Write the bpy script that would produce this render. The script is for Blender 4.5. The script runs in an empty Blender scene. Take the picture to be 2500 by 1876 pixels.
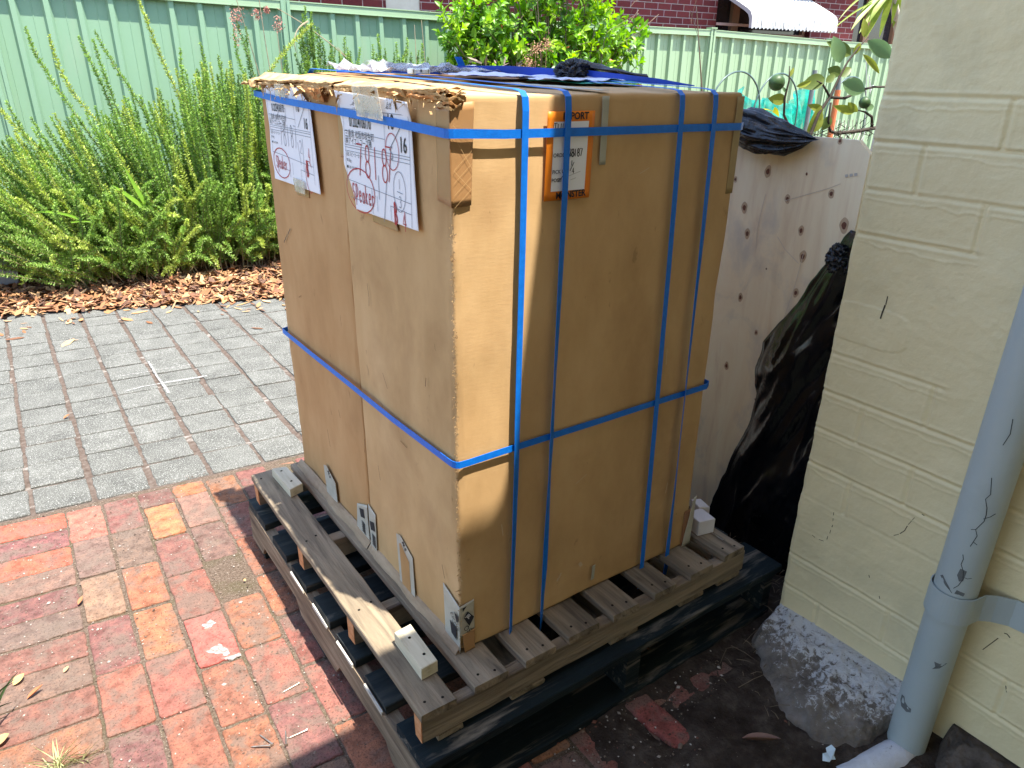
import bpy, math, random
import numpy as np
from mathutils import Vector, Matrix, noise as mnoise
R = math.radians
rng = np.random.default_rng(7)
random.seed(7)
sc = bpy.context.scene
COL = sc.collection
ZP = 0.27                      # height of the upper pallet's deck above the ground
# ------------------------------------------------------------------ camera
yaw, pitch, roll = 0.9531, 0.41064, 0.0138
f_ = Vector((math.cos(yaw)*math.cos(pitch), math.sin(yaw)*math.cos(pitch), -math.sin(pitch)))
r_ = Vector((math.sin(yaw), -math.cos(yaw), 0)); u_ = r_.cross(f_)
r2 = math.cos(roll)*r_ + math.sin(roll)*u_; u2 = -math.sin(roll)*r_ + math.cos(roll)*u_
cd = bpy.data.cameras.new("camera"); cam = bpy.data.objects.new("camera", cd); COL.objects.link(cam)
m = Matrix.Identity(4)
for i in range(3):
    m[i][0] = r2[i]; m[i][1] = u2[i]; m[i][2] = -f_[i]
m[0][3], m[1][3], m[2][3] = -0.6164, -1.0468, 1.44
cam.matrix_world = m
cd.sensor_width = 36; cd.lens = 25.274; cd.clip_start = 0.05; cd.clip_end = 400
sc.camera = cam
sc.render.resolution_x = 1024; sc.render.resolution_y = 768
# ------------------------------------------------------------------ sky and sun
SUN = Vector((-0.17, 0.43, -1.405)).normalized()
w = bpy.data.worlds.new("World"); sc.world = w; w.use_nodes = True
nt = w.node_tree; nt.nodes.clear()
sky = nt.nodes.new('ShaderNodeTexSky'); sky.sky_type = 'NISHITA'; sky.sun_disc = False
sky.sun_elevation = R(71.8); sky.sun_rotation = R(158.4)
bg = nt.nodes.new('ShaderNodeBackground'); bg.inputs[1].default_value = 0.15
wo = nt.nodes.new('ShaderNodeOutputWorld')
nt.links.new(sky.outputs[0], bg.inputs[0]); nt.links.new(bg.outputs[0], wo.inputs[0])
ld = bpy.data.lights.new("sun", 'SUN'); ld.energy = 3.8; ld.angle = R(0.5); ld.color = (1.0, 0.95, 0.86)
lo = bpy.data.objects.new("sun", ld); COL.objects.link(lo)
lo.rotation_euler = SUN.to_track_quat('-Z', 'Y').to_euler(); lo.location = (2, -4, 12)
sc.view_settings.view_transform = 'Standard'; sc.view_settings.look = 'None'
sc.view_settings.exposure = 1.85; sc.view_settings.gamma = 1.0
try:
    sc.cycles.max_bounces = 8; sc.cycles.diffuse_bounces = 5
except Exception: pass

# ------------------------------------------------------------------ helpers
def link_mesh(name, V, F, mat=None, parent=None, smooth=False, col=None, origin=None):
    """V world coordinates; F list of faces or an (n,k) array; col one rgb per face"""
    V = np.asarray(V, float)
    me = bpy.data.meshes.new(name)
    if origin is None:
        lo_, hi_ = V.min(0), V.max(0)
        origin = np.array([(lo_[0]+hi_[0])/2, (lo_[1]+hi_[1])/2, lo_[2]])
    origin = np.asarray(origin, float)
    W = V - origin
    if isinstance(F, np.ndarray):
        n, k = F.shape
        me.vertices.add(len(W)); me.vertices.foreach_set('co', W.astype(np.float32).ravel())
        me.loops.add(n*k); me.loops.foreach_set('vertex_index', F.astype(np.int32).ravel())
        me.polygons.add(n); me.polygons.foreach_set('loop_start', np.arange(0, n*k, k, dtype=np.int32))
        me.update(calc_edges=True)
    else:
        me.from_pydata([tuple(v) for v in W], [], [tuple(f) for f in F]); me.update()
    if col is not None:
        col = np.asarray(col, float)
        a = me.attributes.new('Col', 'FLOAT_COLOR', 'FACE')
        c4 = np.ones((len(me.polygons), 4), np.float32); c4[:, :3] = col[:len(me.polygons)]
        a.data.foreach_set('color', c4.ravel())
    if smooth: me.polygons.foreach_set('use_smooth', [True]*len(me.polygons))
    if mat: me.materials.append(mat)
    o = bpy.data.objects.new(name, me); COL.objects.link(o)
    o.location = origin
    if parent is not None:
        o.parent = parent; o.location = Vector(origin) - wloc(parent)
    return o
def wloc(o):
    p = Vector(o.location)
    while o.parent is not None:
        o = o.parent; p += Vector(o.location)
    return p
def tag(o, label=None, cat=None, group=None, kind=None):
    if label: o['label'] = label
    if cat: o['category'] = cat
    if group: o['group'] = group
    if kind: o['kind'] = kind
    return o
def thing(name, loc, label, cat, group=None):
    o = bpy.data.objects.new(name, None); COL.objects.link(o); o.location = loc
    o.empty_display_size = .1
    return tag(o, label, cat, group)

import bmesh
def bm_fix(o):
    bm = bmesh.new(); bm.from_mesh(o.data); bmesh.ops.recalc_face_normals(bm, faces=bm.faces); bm.to_mesh(o.data); bm.free()
class MB:
    def __init__(s): s.V = []; s.F = []; s.C = []
    def add(s, V, F, c=(1, 1, 1)):
        b = len(s.V); s.V += [tuple(v) for v in V]
        for f in F: s.F.append(tuple(i+b for i in f)); s.C.append(c)
    def box(s, lo, hi, c=(1, 1, 1), bev=0.0, jit=0.0):
        x0, y0, z0 = lo; x1, y1, z1 = hi
        if bev <= 0:
            V = [(x, y, z) for z in (z0, z1) for x, y in ((x0, y0), (x1, y0), (x1, y1), (x0, y1))]
            V = [tuple(np.array(v)+rng.normal(0, jit, 3)) if jit else v for v in V]
            s.add(V, [(3, 2, 1, 0), (4, 5, 6, 7), (0, 1, 5, 4), (1, 2, 6, 5), (2, 3, 7, 6), (3, 0, 4, 7)], c); return
        b = bev; ring = []
        def rect(i, z): return [(x0+i, y0+i, z), (x1-i, y0+i, z), (x1-i, y1-i, z), (x0+i, y1-i, z)]
        def rect8(i, z):
            return [(x0+b+i, y0+i, z), (x1-b-i, y0+i, z), (x1-i, y0+b+i, z), (x1-i, y1-b-i, z), (x1-b-i, y1-i, z), (x0+b+i, y1-i, z), (x0+i, y1-b-i, z), (x0+i, y0+b+i, z)]
        V = rect8(b, z0)+rect8(0, z0+b)+rect8(0, z1-b)+rect8(b, z1)
        if jit: V = [tuple(np.array(v)+rng.normal(0, jit, 3)) for v in V]
        F = [tuple(range(7, -1, -1)), tuple(range(24, 32))]
        for k in range(3):
            for i in range(8):
                j = (i+1) % 8; F.append((k*8+i, k*8+j, k*8+8+j, k*8+8+i))
        s.add(V, F, c)
    def quad(s, a, b, c_, d, c=(1, 1, 1)): s.add([a, b, c_, d], [(0, 1, 2, 3)], c)
    def tube(s, pts, rad, n=8, c=(1, 1, 1), caps=True):
        pts = [Vector(p) for p in pts]
        if not hasattr(rad, '__len__'): rad = [rad]*len(pts)
        V = []; up = Vector((0, 0, 1))
        t = (pts[1]-pts[0]).normalized()
        a = t.cross(up) if abs(t.z) < .95 else t.cross(Vector((1, 0, 0))); a.normalize()
        for i, p in enumerate(pts):
            t = (pts[min(i+1, len(pts)-1)]-pts[max(i-1, 0)]).normalized()
            a = (a - t*a.dot(t)).normalized(); b = t.cross(a)
            for k in range(n):
                th = 2*math.pi*k/n
                V.append(tuple(p+(a*math.cos(th)+b*math.sin(th))*rad[i]))
        F = []
        for i in range(len(pts)-1):
            for k in range(n):
                j = (k+1) % n; F.append((i*n+k, i*n+j, (i+1)*n+j, (i+1)*n+k))
        if caps: F.append(tuple(range(n-1, -1, -1))); F.append(tuple((len(pts)-1)*n+k for k in range(n)))
        s.add(V, F, c)
    def build(s, name, mat, parent=None, smooth=False, col=False, origin=None):
        return link_mesh(name, s.V, s.F, mat, parent, smooth, s.C if col else None, origin)

def vnoise(P, scale, seed=0.0, octv=4):
    """fractal value noise, P (n,3) -> (n,) in about -1..1"""
    P = np.asarray(P, float)*scale + seed*17.13
    out = np.zeros(len(P)); amp = 1.; tot = 0
    for o in range(octv):
        i = np.floor(P).astype(np.int64); f = P-i; f = f*f*(3-2*f)
        def h(a, b, c):
            n = (i[:, 0]+a)*73856093 ^ (i[:, 1]+b)*19349663 ^ (i[:, 2]+c)*83492791
            n = (n ^ (n >> 13))*1274126177 & 0x7fffffff
            n = (n ^ (n >> 16))*1911520717 & 0x7fffffff
            return (n & 0xffffff)/float(0xffffff)*2-1
        x, y, z = f[:, 0], f[:, 1], f[:, 2]
        v = 0
        for a in (0, 1):
            for b in (0, 1):
                for c in (0, 1):
                    v = v + h(a, b, c)*(x if a else 1-x)*(y if b else 1-y)*(z if c else 1-z)
        out += v*amp; tot += amp; amp *= .5; P = P*2.03+5.7
    return out/tot*1.6

def grid(nu, nv):
    u, v = np.meshgrid(np.linspace(0, 1, nu), np.linspace(0, 1, nv))
    i = np.arange(nu*nv).reshape(nv, nu)
    F = np.stack([i[:-1, :-1].ravel(), i[:-1, 1:].ravel(), i[1:, 1:].ravel(), i[1:, :-1].ravel()], 1)
    return u.ravel(), v.ravel(), F

def sheet_solid(V, F, nu, nv, off):
    """give an open grid sheet a thickness: off is the (n,3) or (3,) offset of its back"""
    V = np.asarray(V); B = V+np.asarray(off)
    n = len(V); F2 = F[:, ::-1]+n
    i = np.arange(nu*nv).reshape(nv, nu)
    loop = np.concatenate([i[0, :-1], i[:-1, -1], i[-1, :0:-1], i[:0:-1, 0]])
    nx = np.roll(loop, -1)
    side = np.stack([nx, loop, loop+n, nx+n], 1)
    return np.vstack([V, B]), np.vstack([F, F2, side])

# ------------------------------------------------------------------ materials
def mat(name, cols, scale=5, detail=6, stretch=(1, 1, 1), rough=.8, spec=.3, bump=.0, bscale=None, bstretch=None,
        bdist=.002, attr=False, rnd=False, speck=None, speck2=None, transl=0., alpha=None, rrough=None, metal=0., dist=0., wave=None, valvar=0., sheen=0., pos=None, bdetail=8):
    M = bpy.data.materials.new(name); M.use_nodes = True
    nt = M.node_tree; N = nt.nodes; L = nt.links
    B = N['Principled BSDF']; B.inputs['Roughness'].default_value = rough
    B.inputs['Specular IOR Level'].default_value = spec; B.inputs['Metallic'].default_value = metal
    tc = N.new('ShaderNodeTexCoord'); src = tc.outputs['Object']
    if rnd:
        oi = N.new('ShaderNodeObjectInfo'); ad = N.new('ShaderNodeVectorMath'); ad.operation = 'MULTIPLY_ADD'
        cx = N.new('ShaderNodeCombineXYZ')
        for i in range(3): L.new(oi.outputs['Random'], cx.inputs[i])
        L.new(cx.outputs[0], ad.inputs[0]); ad.inputs[1].default_value = (13.7, 7.3, 23.1); L.new(src, ad.inputs[2]); src = ad.outputs[0]
    def mp(st):
        q = N.new('ShaderNodeMapping'); q.inputs['Scale'].default_value = st; L.new(src, q.inputs[0]); return q.outputs[0]
    def noi(sca, st, det=6, d=0.):
        n = N.new('ShaderNodeTexNoise'); n.inputs['Scale'].default_value = sca; n.inputs['Detail'].default_value = det
        n.inputs['Roughness'].default_value = .62; n.inputs['Distortion'].default_value = d
        L.new(mp(st), n.inputs[0]); return n.outputs['Fac']
    def ramp(fac, cs, p0=.3, p1=.7, pts=None):
        rp = N.new('ShaderNodeValToRGB'); e = rp.color_ramp.elements
        k = len(cs)
        ps = pts or [p0+(p1-p0)*i/max(1, k-1) for i in range(k)]
        while len(e) < k: e.new(.5)
        for i in range(k): e[i].position = ps[i]; e[i].color = (*cs[i], 1)
        L.new(fac, rp.inputs[0]); return rp.outputs[0]
    def mix(fac, a, b, mode='MIX'):
        mx = N.new('ShaderNodeMix'); mx.data_type = 'RGBA'; mx.blend_type = mode
        if isinstance(fac, (int, float)): mx.inputs[0].default_value = fac
        else: L.new(fac, mx.inputs[0])
        for k, v in ((6, a), (7, b)):
            if isinstance(v, tuple): mx.inputs[k].default_value = (*v, 1)
            else: L.new(v, mx.inputs[k])
        return mx.outputs[2]
    c = ramp(noi(scale, stretch, detail, dist), cols, pts=pos) if len(cols) > 1 else None
    if attr:
        at = N.new('ShaderNodeAttribute'); at.attribute_name = 'Col'
        c = mix(1., at.outputs['Color'], c, 'MULTIPLY') if c is not None else at.outputs['Color']
    for sp in (speck, speck2):
        if sp:   # colour, scale, threshold low, high, strength[, stretch]
            fa = ramp(noi(sp[1], sp[5] if len(sp) > 5 else (1, 1, 1), 5, .4), [(0, 0, 0), (1, 1, 1)], sp[2], sp[3])
            ms = N.new('ShaderNodeMath'); ms.operation = 'MULTIPLY'; L.new(fa, ms.inputs[0]); ms.inputs[1].default_value = sp[4]
            c = mix(ms.outputs[0], c if c is not None else cols[0], sp[0])
    if c is None: B.inputs['Base Color'].default_value = (*cols[0], 1)
    if valvar and c is not None:
        oi = N.new('ShaderNodeObjectInfo'); mr = N.new('ShaderNodeMapRange')
        mr.inputs[3].default_value = 1-valvar; mr.inputs[4].default_value = 1+valvar; L.new(oi.outputs['Random'], mr.inputs[0])
        hs = N.new('ShaderNodeHueSaturation'); L.new(mr.outputs[0], hs.inputs['Value']); L.new(c, hs.inputs['Color']); c = hs.outputs[0]
    if c is not None: L.new(c, B.inputs['Base Color'])
    if rrough:
        mr = N.new('ShaderNodeMapRange'); L.new(noi(rrough[2], (1, 1, 1)), mr.inputs[0]); mr.inputs[1].default_value = .3; mr.inputs[2].default_value = .7
        mr.inputs[3].default_value = rrough[0]; mr.inputs[4].default_value = rrough[1]; L.new(mr.outputs[0], B.inputs['Roughness'])
    if bump:
        bm = N.new('ShaderNodeBump'); bm.inputs['Strength'].default_value = bump; bm.inputs['Distance'].default_value = bdist
        h = noi(bscale or scale*4, bstretch or stretch, bdetail)
        if wave:
            wv = N.new('ShaderNodeTexWave'); wv.inputs['Scale'].default_value = wave[0]; wv.inputs['Distortion'].default_value = wave[1]
            wv.bands_direction = wave[2]; L.new(mp((1, 1, 1)), wv.inputs[0])
            ma = N.new('ShaderNodeMath'); ma.operation = 'MULTIPLY_ADD'; L.new(wv.outputs['Fac'], ma.inputs[0]); ma.inputs[1].default_value = wave[3]; L.new(h, ma.inputs[2]); h = ma.outputs[0]
        L.new(h, bm.inputs['Height']); L.new(bm.outputs[0], B.inputs['Normal'])
    out = N['Material Output']
    if transl:
        tr = N.new('ShaderNodeBsdfTranslucent')
        if c is not None:
            hs = N.new('ShaderNodeHueSaturation'); hs.inputs['Value'].default_value = 1.5; hs.inputs['Saturation'].default_value = 1.1; L.new(c, hs.inputs['Color']); L.new(hs.outputs[0], tr.inputs[0])
        else: tr.inputs[0].default_value = (*cols[0], 1)
        mx = N.new('ShaderNodeMixShader'); mx.inputs[0].default_value = transl
        L.new(B.outputs[0], mx.inputs[1]); L.new(tr.outputs[0], mx.inputs[2]); L.new(mx.outputs[0], out.inputs[0])
    if alpha is not None:
        if isinstance(alpha, (int, float)): B.inputs['Alpha'].default_value = alpha
        else:
            fa = ramp(noi(alpha[0], (1, 1, 1), 4), [(alpha[1],)*3, (alpha[2],)*3], .35, .65); L.new(fa, B.inputs['Alpha'])
    return M

K1 = (.44, .27, .12); K2 = (.55, .35, .165); K3 = (.63, .42, .215)
cardboard = mat('cardboard', [K1, K2, K3], 4.5, 12, (1, 1, .5), .82, .25, .22, 45, (1, 1, 5), .0012, rnd=True,
                speck=((.33, .185, .08), 2.6, .52, .74, .6), speck2=((.24, .14, .06), 34, .66, .72, .5, (1, 1, .4)))
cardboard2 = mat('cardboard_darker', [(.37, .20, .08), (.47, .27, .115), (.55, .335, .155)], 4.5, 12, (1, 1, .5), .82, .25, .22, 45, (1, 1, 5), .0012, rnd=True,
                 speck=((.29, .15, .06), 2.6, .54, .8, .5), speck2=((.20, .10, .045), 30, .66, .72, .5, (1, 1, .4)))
torn = mat('torn_cardboard', [(.33, .19, .085), (.50, .33, .16), (.62, .44, .25)], 30, 8, rough=.95, spec=.1, bump=.35, bscale=120, bdist=.002)
torn_in = mat('torn_liner', [(.50, .20, .07), (.60, .30, .12), (.62, .40, .20)], 25, 6, rough=.95, spec=.1, bump=.25, bscale=90, bdist=.002)
paper = mat('white_paper', [(.76, .77, .82), (.84, .84, .87)], 3, 4, rough=.65, bump=.15, bscale=12, bdist=.003)
ink = mat('black_ink', [(.025, .025, .03)], rough=.6)
inkgrey = mat('pale_ink', [(.22, .23, .27)], rough=.7)
inkred = mat('red_ink', [(.42, .03, .04)], rough=.6)
blue = mat('blue_strap', [(.002, .13, .56), (.004, .17, .68)], 60, 4, rough=.42, spec=.35, bump=.5, bscale=420, bdist=.0006, bstretch=(1, 1, 1))
brown_tape = mat('brown_tape', [(.36, .19, .075), (.42, .23, .10)], 9, 6, rough=.38, spec=.5, bump=.12, bscale=40, bdist=.001)
clear_tape = mat('clear_tape', [(.62, .55, .42), (.72, .68, .58)], 14, 6, rough=.25, spec=.6, bump=.3, bscale=50, bdist=.002, alpha=(30, .25, .6))
grey_tape = mat('grey_tape', [(.34, .33, .26), (.42, .41, .33)], 14, 6, rough=.4, spec=.5, bump=.2, bscale=50, bdist=.002)
white_tape = mat('white_tape', [(.40, .37, .29), (.55, .52, .44)], 14, 8, rough=.55, bump=.4, bscale=40, bdist=.003, speck=((.30, .22, .13), 22, .56, .70, .6))
orange = mat('orange_card', [(.75, .20, .01), (.80, .23, .012)], 6, 4, rough=.45)
wood_grey = mat('weathered_wood', [(.085, .068, .052), (.22, .175, .122), (.33, .26, .18)], 1, 10, (30, 2.2, 30), .88, .15, 1., 1, (120, 6, 120), .004, rnd=True, dist=.8,
                speck=((.07, .055, .045), 1, .58, .68, .8, (34, 3, 34)), speck2=((.40, .31, .20), 1, .52, .66, .45, (9, 2, 9)), valvar=.16)
wood_greyx = mat('weathered_wood_long', [(.10, .08, .06), (.22, .175, .125), (.33, .265, .185)], 1, 10, (2.2, 30, 30), .88, .15, 1., 1, (6, 120, 120), .004, rnd=True, dist=.8,
                 speck=((.08, .06, .05), 1, .58, .68, .75, (3, 34, 34)), speck2=((.38, .29, .19), 1, .52, .66, .4, (2, 9, 9)), valvar=.12)
wood_end = mat('raw_wood_end', [(.42, .17, .07), (.55, .26, .12), (.60, .33, .18)], 12, 8, (1, 3, 6), .9, .1, .6, 40, (1, 3, 5), .003)
wood_dark = mat('dark_painted_wood', [(.010, .015, .017), (.024, .030, .030), (.07, .068, .06)], 4, 8, (1, 8, 8), .8, .25, .6, 9, (1, 8, 8), .004, rnd=True, pos=[.35, .58, .75],
                speck=((.24, .21, .16), 4, .60, .70, .6, (1, 3, 3)))
wood_side = mat('brown_stringer_wood', [(.09, .065, .05), (.20, .15, .10), (.32, .25, .175)], 1, 10, (50, 4, 50), .88, .15, 1., 1, (100, 6, 100), .004, rnd=True)
wood_blue = mat('blue_chipped_wood', [(.007, .011, .014), (.010, .019, .023), (.05, .052, .047)], 6, 8, (1, 4, 4), .8, .2, .9, 10, (1, 12, 12), .004, pos=[.3, .6, .72],
                speck=((.24, .21, .17), 3.5, .55, .70, .8, (1, 9, 9)))
pine = mat('pale_pine', [(.44, .38, .26), (.58, .52, .38), (.64, .58, .44)], 1, 8, (60, 6, 90), .75, .2, .3, 12, (8, .8, 8), .002, rnd=True)
pine_white = mat('white_painted_offcut', [(.60, .56, .55), (.72, .70, .70)], 9, 6, rough=.7, bump=.3, bscale=40, bdist=.002)
hole = mat('dark_hole', [(.02, .018, .015)], rough=1, spec=0)
metal_m = mat('nail_metal', [(.30, .24, .19), (.52, .47, .40)], 60, 4, rough=.38, metal=.85)

# ------------------------------------------------------------------ vector text and pen strokes
def text_obj(txt, size, mapf, mt, parent, name='printed_text', bold=0.0, align='LEFT', xs=1.0):
    cu = bpy.data.curves.new('t', 'FONT'); cu.body = txt; cu.size = size; cu.align_x = align
    cu.offset = bold; cu.resolution_u = 3
    to = bpy.data.objects.new('t', cu); COL.objects.link(to)
    bpy.context.view_layer.update()
    me = bpy.data.meshes.new_from_object(to.evaluated_get(bpy.context.evaluated_depsgraph_get()))
    bpy.data.objects.remove(to); bpy.data.curves.remove(cu)
    V = np.zeros(len(me.vertices)*3); me.vertices.foreach_get('co', V); V = V.reshape(-1, 3)
    F = [tuple(p.vertices) for p in me.polygons]; bpy.data.meshes.remove(me)
    if not len(V): return [], []
    return [mapf(x*xs, y) for x, y, _ in V], F
def strokes(lines, wd, mapf):
    V = []; F = []
    for L in lines:
        L = [np.array(p, float) for p in L]; P = []
        for a, b in zip(L[:-1], L[1:]):
            n = max(1, int(np.hypot(*(b-a))/.012))
            P += [a+(b-a)*i/n for i in range(n)]
        P.append(L[-1])
        for i, p in enumerate(P):
            t = P[min(i+1, len(P)-1)]-P[max(i-1, 0)]; t = t/(np.hypot(*t)+1e-9); n = np.array([-t[1], t[0]])*wd/2
            V += [mapf(*(p+n)), mapf(*(p-n))]
            if i: b = len(V); F.append((b-4, b-3, b-1, b-2))
    return V, F
def joinmesh(parts):
    V = []; F = []
    for v, f in parts:
        b = len(V); V += list(v); F += [tuple(i+b for i in q) for q in f]
    return V, F
def multi(name, parts, mt, parent):
    for v, f in parts:
        if len(v): bm_fix(link_mesh(name, v, f, mt, parent))
def arc(cx, cy, rx, ry, a0=0, a1=360, n=22):
    return [(cx+rx*math.cos(R(a0+(a1-a0)*i/n)), cy+ry*math.sin(R(a0+(a1-a0)*i/n))) for i in range(n+1)]
GL = {'7': [[(0, 1), (.75, 1), (.3, 0)]], '8': [arc(.4, .75, .28, .25), arc(.4, .26, .34, .26)], '1': [[(.3, 1), (.3, 0)]],
      '2': [arc(.4, .72, .33, .28, 160, -30, 10)+[(.05, 0), (.8, 0)]], '3': [arc(.35, .75, .3, .25, 150, -90, 10)+arc(.35, .25, .35, .25, 90, -150, 10)],
      '4': [[(.6, 0), (.6, 1), (.05, .35), (.85, .35)]], 'S': [arc(.4, .75, .3, .25, 30, 260, 10)+arc(.4, .25, .3, .25, 90, -150, 10)],
      'P': [[(.1, -.35), (.1, 1)], arc(.12, .62, .55, .38, 90, -90, 10)], 'e': [[(.1, .35), (.65, .38)]+arc(.38, .33, .3, .33, 10, 330, 14)],
      'a': [arc(.35, .3, .28, .3), [(.63, .6), (.66, 0)]], 'k': [[(.1, 0), (.1, 1.1)], [(.6, .65), (.12, .3), (.65, 0)]], 'r': [[(.1, .6), (.1, 0)], arc(.35, .3, .26, .3, 170, 40, 6)],
      'B': [[(.1, 0), (.1, 1)], arc(.1, .76, .45, .24, 90, -90, 8), arc(.1, .26, .55, .26, 90, -90, 8)], 'T': [[(0, 1), (.9, 1)], [(.42, 1), (.38, 0)]],
      'I': [[(.2, .9), (.17, 0)]], 'M': [[(0, 0), (.12, .95), (.4, .3), (.65, .95), (.85, .05)]], '/': [[(.6, 1.1), (0, -.2)]], 'p': [[(.1, -.5), (.1, .6)], arc(.35, .3, .27, .3)]}
def hand(txt, x, y, h, wd, mapf, adv=.62, sx=.62):
    L = []
    for ch in txt:
        for g in GL.get(ch, []): L.append([(x+px*h*sx, y+py*h) for px, py in g])
        x += h*adv
    return strokes(L, wd, mapf)

# ================================================================== GROUND (structure)
soil = mat('dark_soil', [(.030, .022, .018), (.055, .042, .033), (.10, .08, .065)], 22, 10, rough=1, spec=.05, bump=1., bscale=70, bdist=.012,
           speck=((.26, .22, .18), 160, .68, .72, .8))
V, F = [(-80, -80, -.05), (80, -80, -.05), (80, 80, -.05), (-80, 80, -.05)], [(0, 1, 2, 3)]
sandm = mat('garden_ground', [(.16, .12, .08), (.24, .18, .12)], 3, 8, rough=1, spec=.05, bump=.6, bscale=60, bdist=.01)
tag(link_mesh('ground', V, F, sandm), kind='structure')

c5, s5 = math.cos(R(5.2)), math.sin(R(5.2))
def by(x): return 1.552 - (x)*.105          # edge between red bricks and grey pavers
joint_red = mat('brick_joint_sand', [(.05, .036, .026), (.11, .08, .06), (.17, .13, .10)], 130, 8, rough=1, spec=.05, bump=.8, bscale=220, bdist=.004,
                speck=((.075, .065, .035), 9, .5, .68, .7), speck2=((.36, .32, .26), 300, .60, .66, .8))
joint_grey = mat('paver_joint_sand', [(.065, .048, .038), (.105, .080, .066), (.15, .125, .105)], 45, 8, rough=1, spec=.05, bump=.7, bscale=200, bdist=.004,
                 speck=((.33, .31, .28), 11, .58, .66, .6))
tag(link_mesh('brick_paving_bed', [(-3.2, -2.6, -.0035), (1.8, -2.6, -.0035), (1.8, by(1.8), -.0035), (-3.2, by(-3.2), -.0035)], [(0, 1, 2, 3)], joint_red), kind='structure')
tag(link_mesh('paver_bed', [(-3.2, by(-3.2), -.0065), (3.4, by(3.4), -.0065), (3.4, 4.5, -.0065), (-3.2, 5.3, -.0065)], [(0, 1, 2, 3)], joint_grey), kind='structure')

def paver(mb, poly, c, zt, r=.007, ed=.003):
    """a worn block: poly = 4 corners ccw (x,y)"""
    P = np.array(poly); n = 4; out = []
    for i in range(4):
        a, b, d = P[i-1], P[i], P[(i+1) % 4]
        ua = (a-b)/np.hypot(*(a-b)); ub = (d-b)/np.hypot(*(d-b))
        rr = r*rng.uniform(.6, 1.5)
        out += [b+ua*rr, b+(ua+ub)*rr*.3, b+ub*rr]
    # extra points along the long edges so that the outline wavers
    Q = []
    for i in range(len(out)):
        a, b = out[i], out[(i+1) % len(out)]; Q.append(a)
        L = np.hypot(*(b-a))
        if L > .05:
            t = b-a; nn = np.array([-t[1], t[0]])/L
            for k in range(1, 7): Q.append(a+t*k/7+nn*rng.normal(0, .0013))
    Q = np.array(Q); cen = Q.mean(0); m_ = len(Q)
    def ring(s, z): return [(*(cen+(q-cen)*(1-s/np.hypot(*(q-cen)))), z) for q in Q]
    tilt = rng.normal(0, .006, 2)
    V = [(x, y, -.03) for x, y, _ in ring(0, 0)]+[(x, y, zt-ed+tilt[0]*(x-cen[0])+tilt[1]*(y-cen[1])) for x, y, _ in ring(0, 0)] + \
        [(x, y, zt-ed*.3+tilt[0]*(x-cen[0])+tilt[1]*(y-cen[1])) for x, y, _ in ring(ed*.6, 0)]+[(x, y, zt+tilt[0]*(x-cen[0])+tilt[1]*(y-cen[1])) for x, y, _ in ring(ed*1.8, 0)]
    F = [tuple(3*m_+i for i in range(m_))]
    for k in range(3):
        for i in range(m_):
            j = (i+1) % m_; F.append((k*m_+i, k*m_+j, (k+1)*m_+j, (k+1)*m_+i))
    mb.add(V, F, c)

brickmat = mat('clay_brick', [(.55, .52, .50), (1., 1., 1.), (1.42, 1.32, 1.2)], 30, 12, rough=.92, spec=.12, bump=1., bscale=130, bdist=.006, attr=True,
               speck=((.165, .125, .10), 13, .46, .60, .72), speck2=((.06, .04, .03), 190, .54, .62, .6))
mb = MB()
RD = (.205, .075, .055); PU = (.130, .058, .055); OR = (.235, .098, .05); BR = (.37, .075, .038); PK = (.36, .105, .085); GY = (.115, .085, .070); YE = (.34, .12, .055); PA = (.17, .115, .085); DG = (.075, .075, .068)
pal = [RD, RD, PU, PU, OR, GY, RD, OR]
def jit(c, a=.14):
    k = 1.14+rng.uniform(-a, a); c = np.array(c)*.74+np.array((.26, .135, .10))*.26; return tuple(np.clip(np.array(c)*k*(1+rng.uniform(-.06, .06, 3)), .02, .9))
def P2(x, y): return (x + (y-1.0)*.022, y - (x+.5)*.105)   # brick lattice to world
left_cols = [BR, PU, BR, GY, PU, DG, PU, GY, PU, OR, PU]
# left bond: bricks lying along x
j = 0; y = 1.578
while y > -2.2:
    for k, x0 in enumerate(np.arange(-.672-.232*11, -.68, .232)):
        c = left_cols[j] if (k == 10 and j < len(left_cols)) else pal[rng.integers(len(pal))]
        g = rng.uniform(.0020, .0050)
        paver(mb, [P2(x0+g, y-.115+g), P2(x0+.232-g, y-.115+g), P2(x0+.232-g, y-g), P2(x0+g, y-g)], jit(c, .1), rng.normal(0, .0016))
    y -= .1155; j += 1
# the rest: bricks lying along y, in columns
colx = -.672; ci = 0
special = {(0, 0): PK, (0, 1): GY, (0, 2): PA, (0, 3): PU, (0, 4): RD, (0, 5): PU, (1, 0): PU, (1, 1): GY, (1, 2): OR, (1, 3): OR, (1, 4): RD, (1, 5): RD,
           (2, 0): YE, (2, 1): PU, (2, 2): RD, (2, 3): (.40, .085, .075), (2, 4): RD, (3, 0): PA, (3, 1): GY, (3, 2): OR, (3, 3): OR, (3, 4): RD, (4, 0): OR, (4, 1): RD}
starts = [1.578, 1.578, 1.468, 1.49, 1.578, 1.46, 1.578, 1.49]
while colx < 1.6:
    wd = .112; y = starts[ci % 8]; k = 0
    if y < 1.55:
        paver(mb, [P2(colx+.003, y+.003), P2(colx+wd-.003, y+.003), P2(colx+wd-.003, 1.582), P2(colx+.003, 1.582)], jit(YE if ci in (3,) else PU), 0)
    while y > -2.2:
        c = special.get((ci, k), pal[rng.integers(len(pal))])
        g = rng.uniform(.0022, .0060)
        ln = .224+rng.normal(0, .003)
        paver(mb, [P2(colx+g, y-ln+g), P2(colx+wd-g, y-ln+g), P2(colx+wd-g, y-g), P2(colx+g, y-g)], jit(c, .12), rng.normal(0, .0022))
        y -= ln; k += 1
    colx += wd+.001; ci += 1
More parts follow.
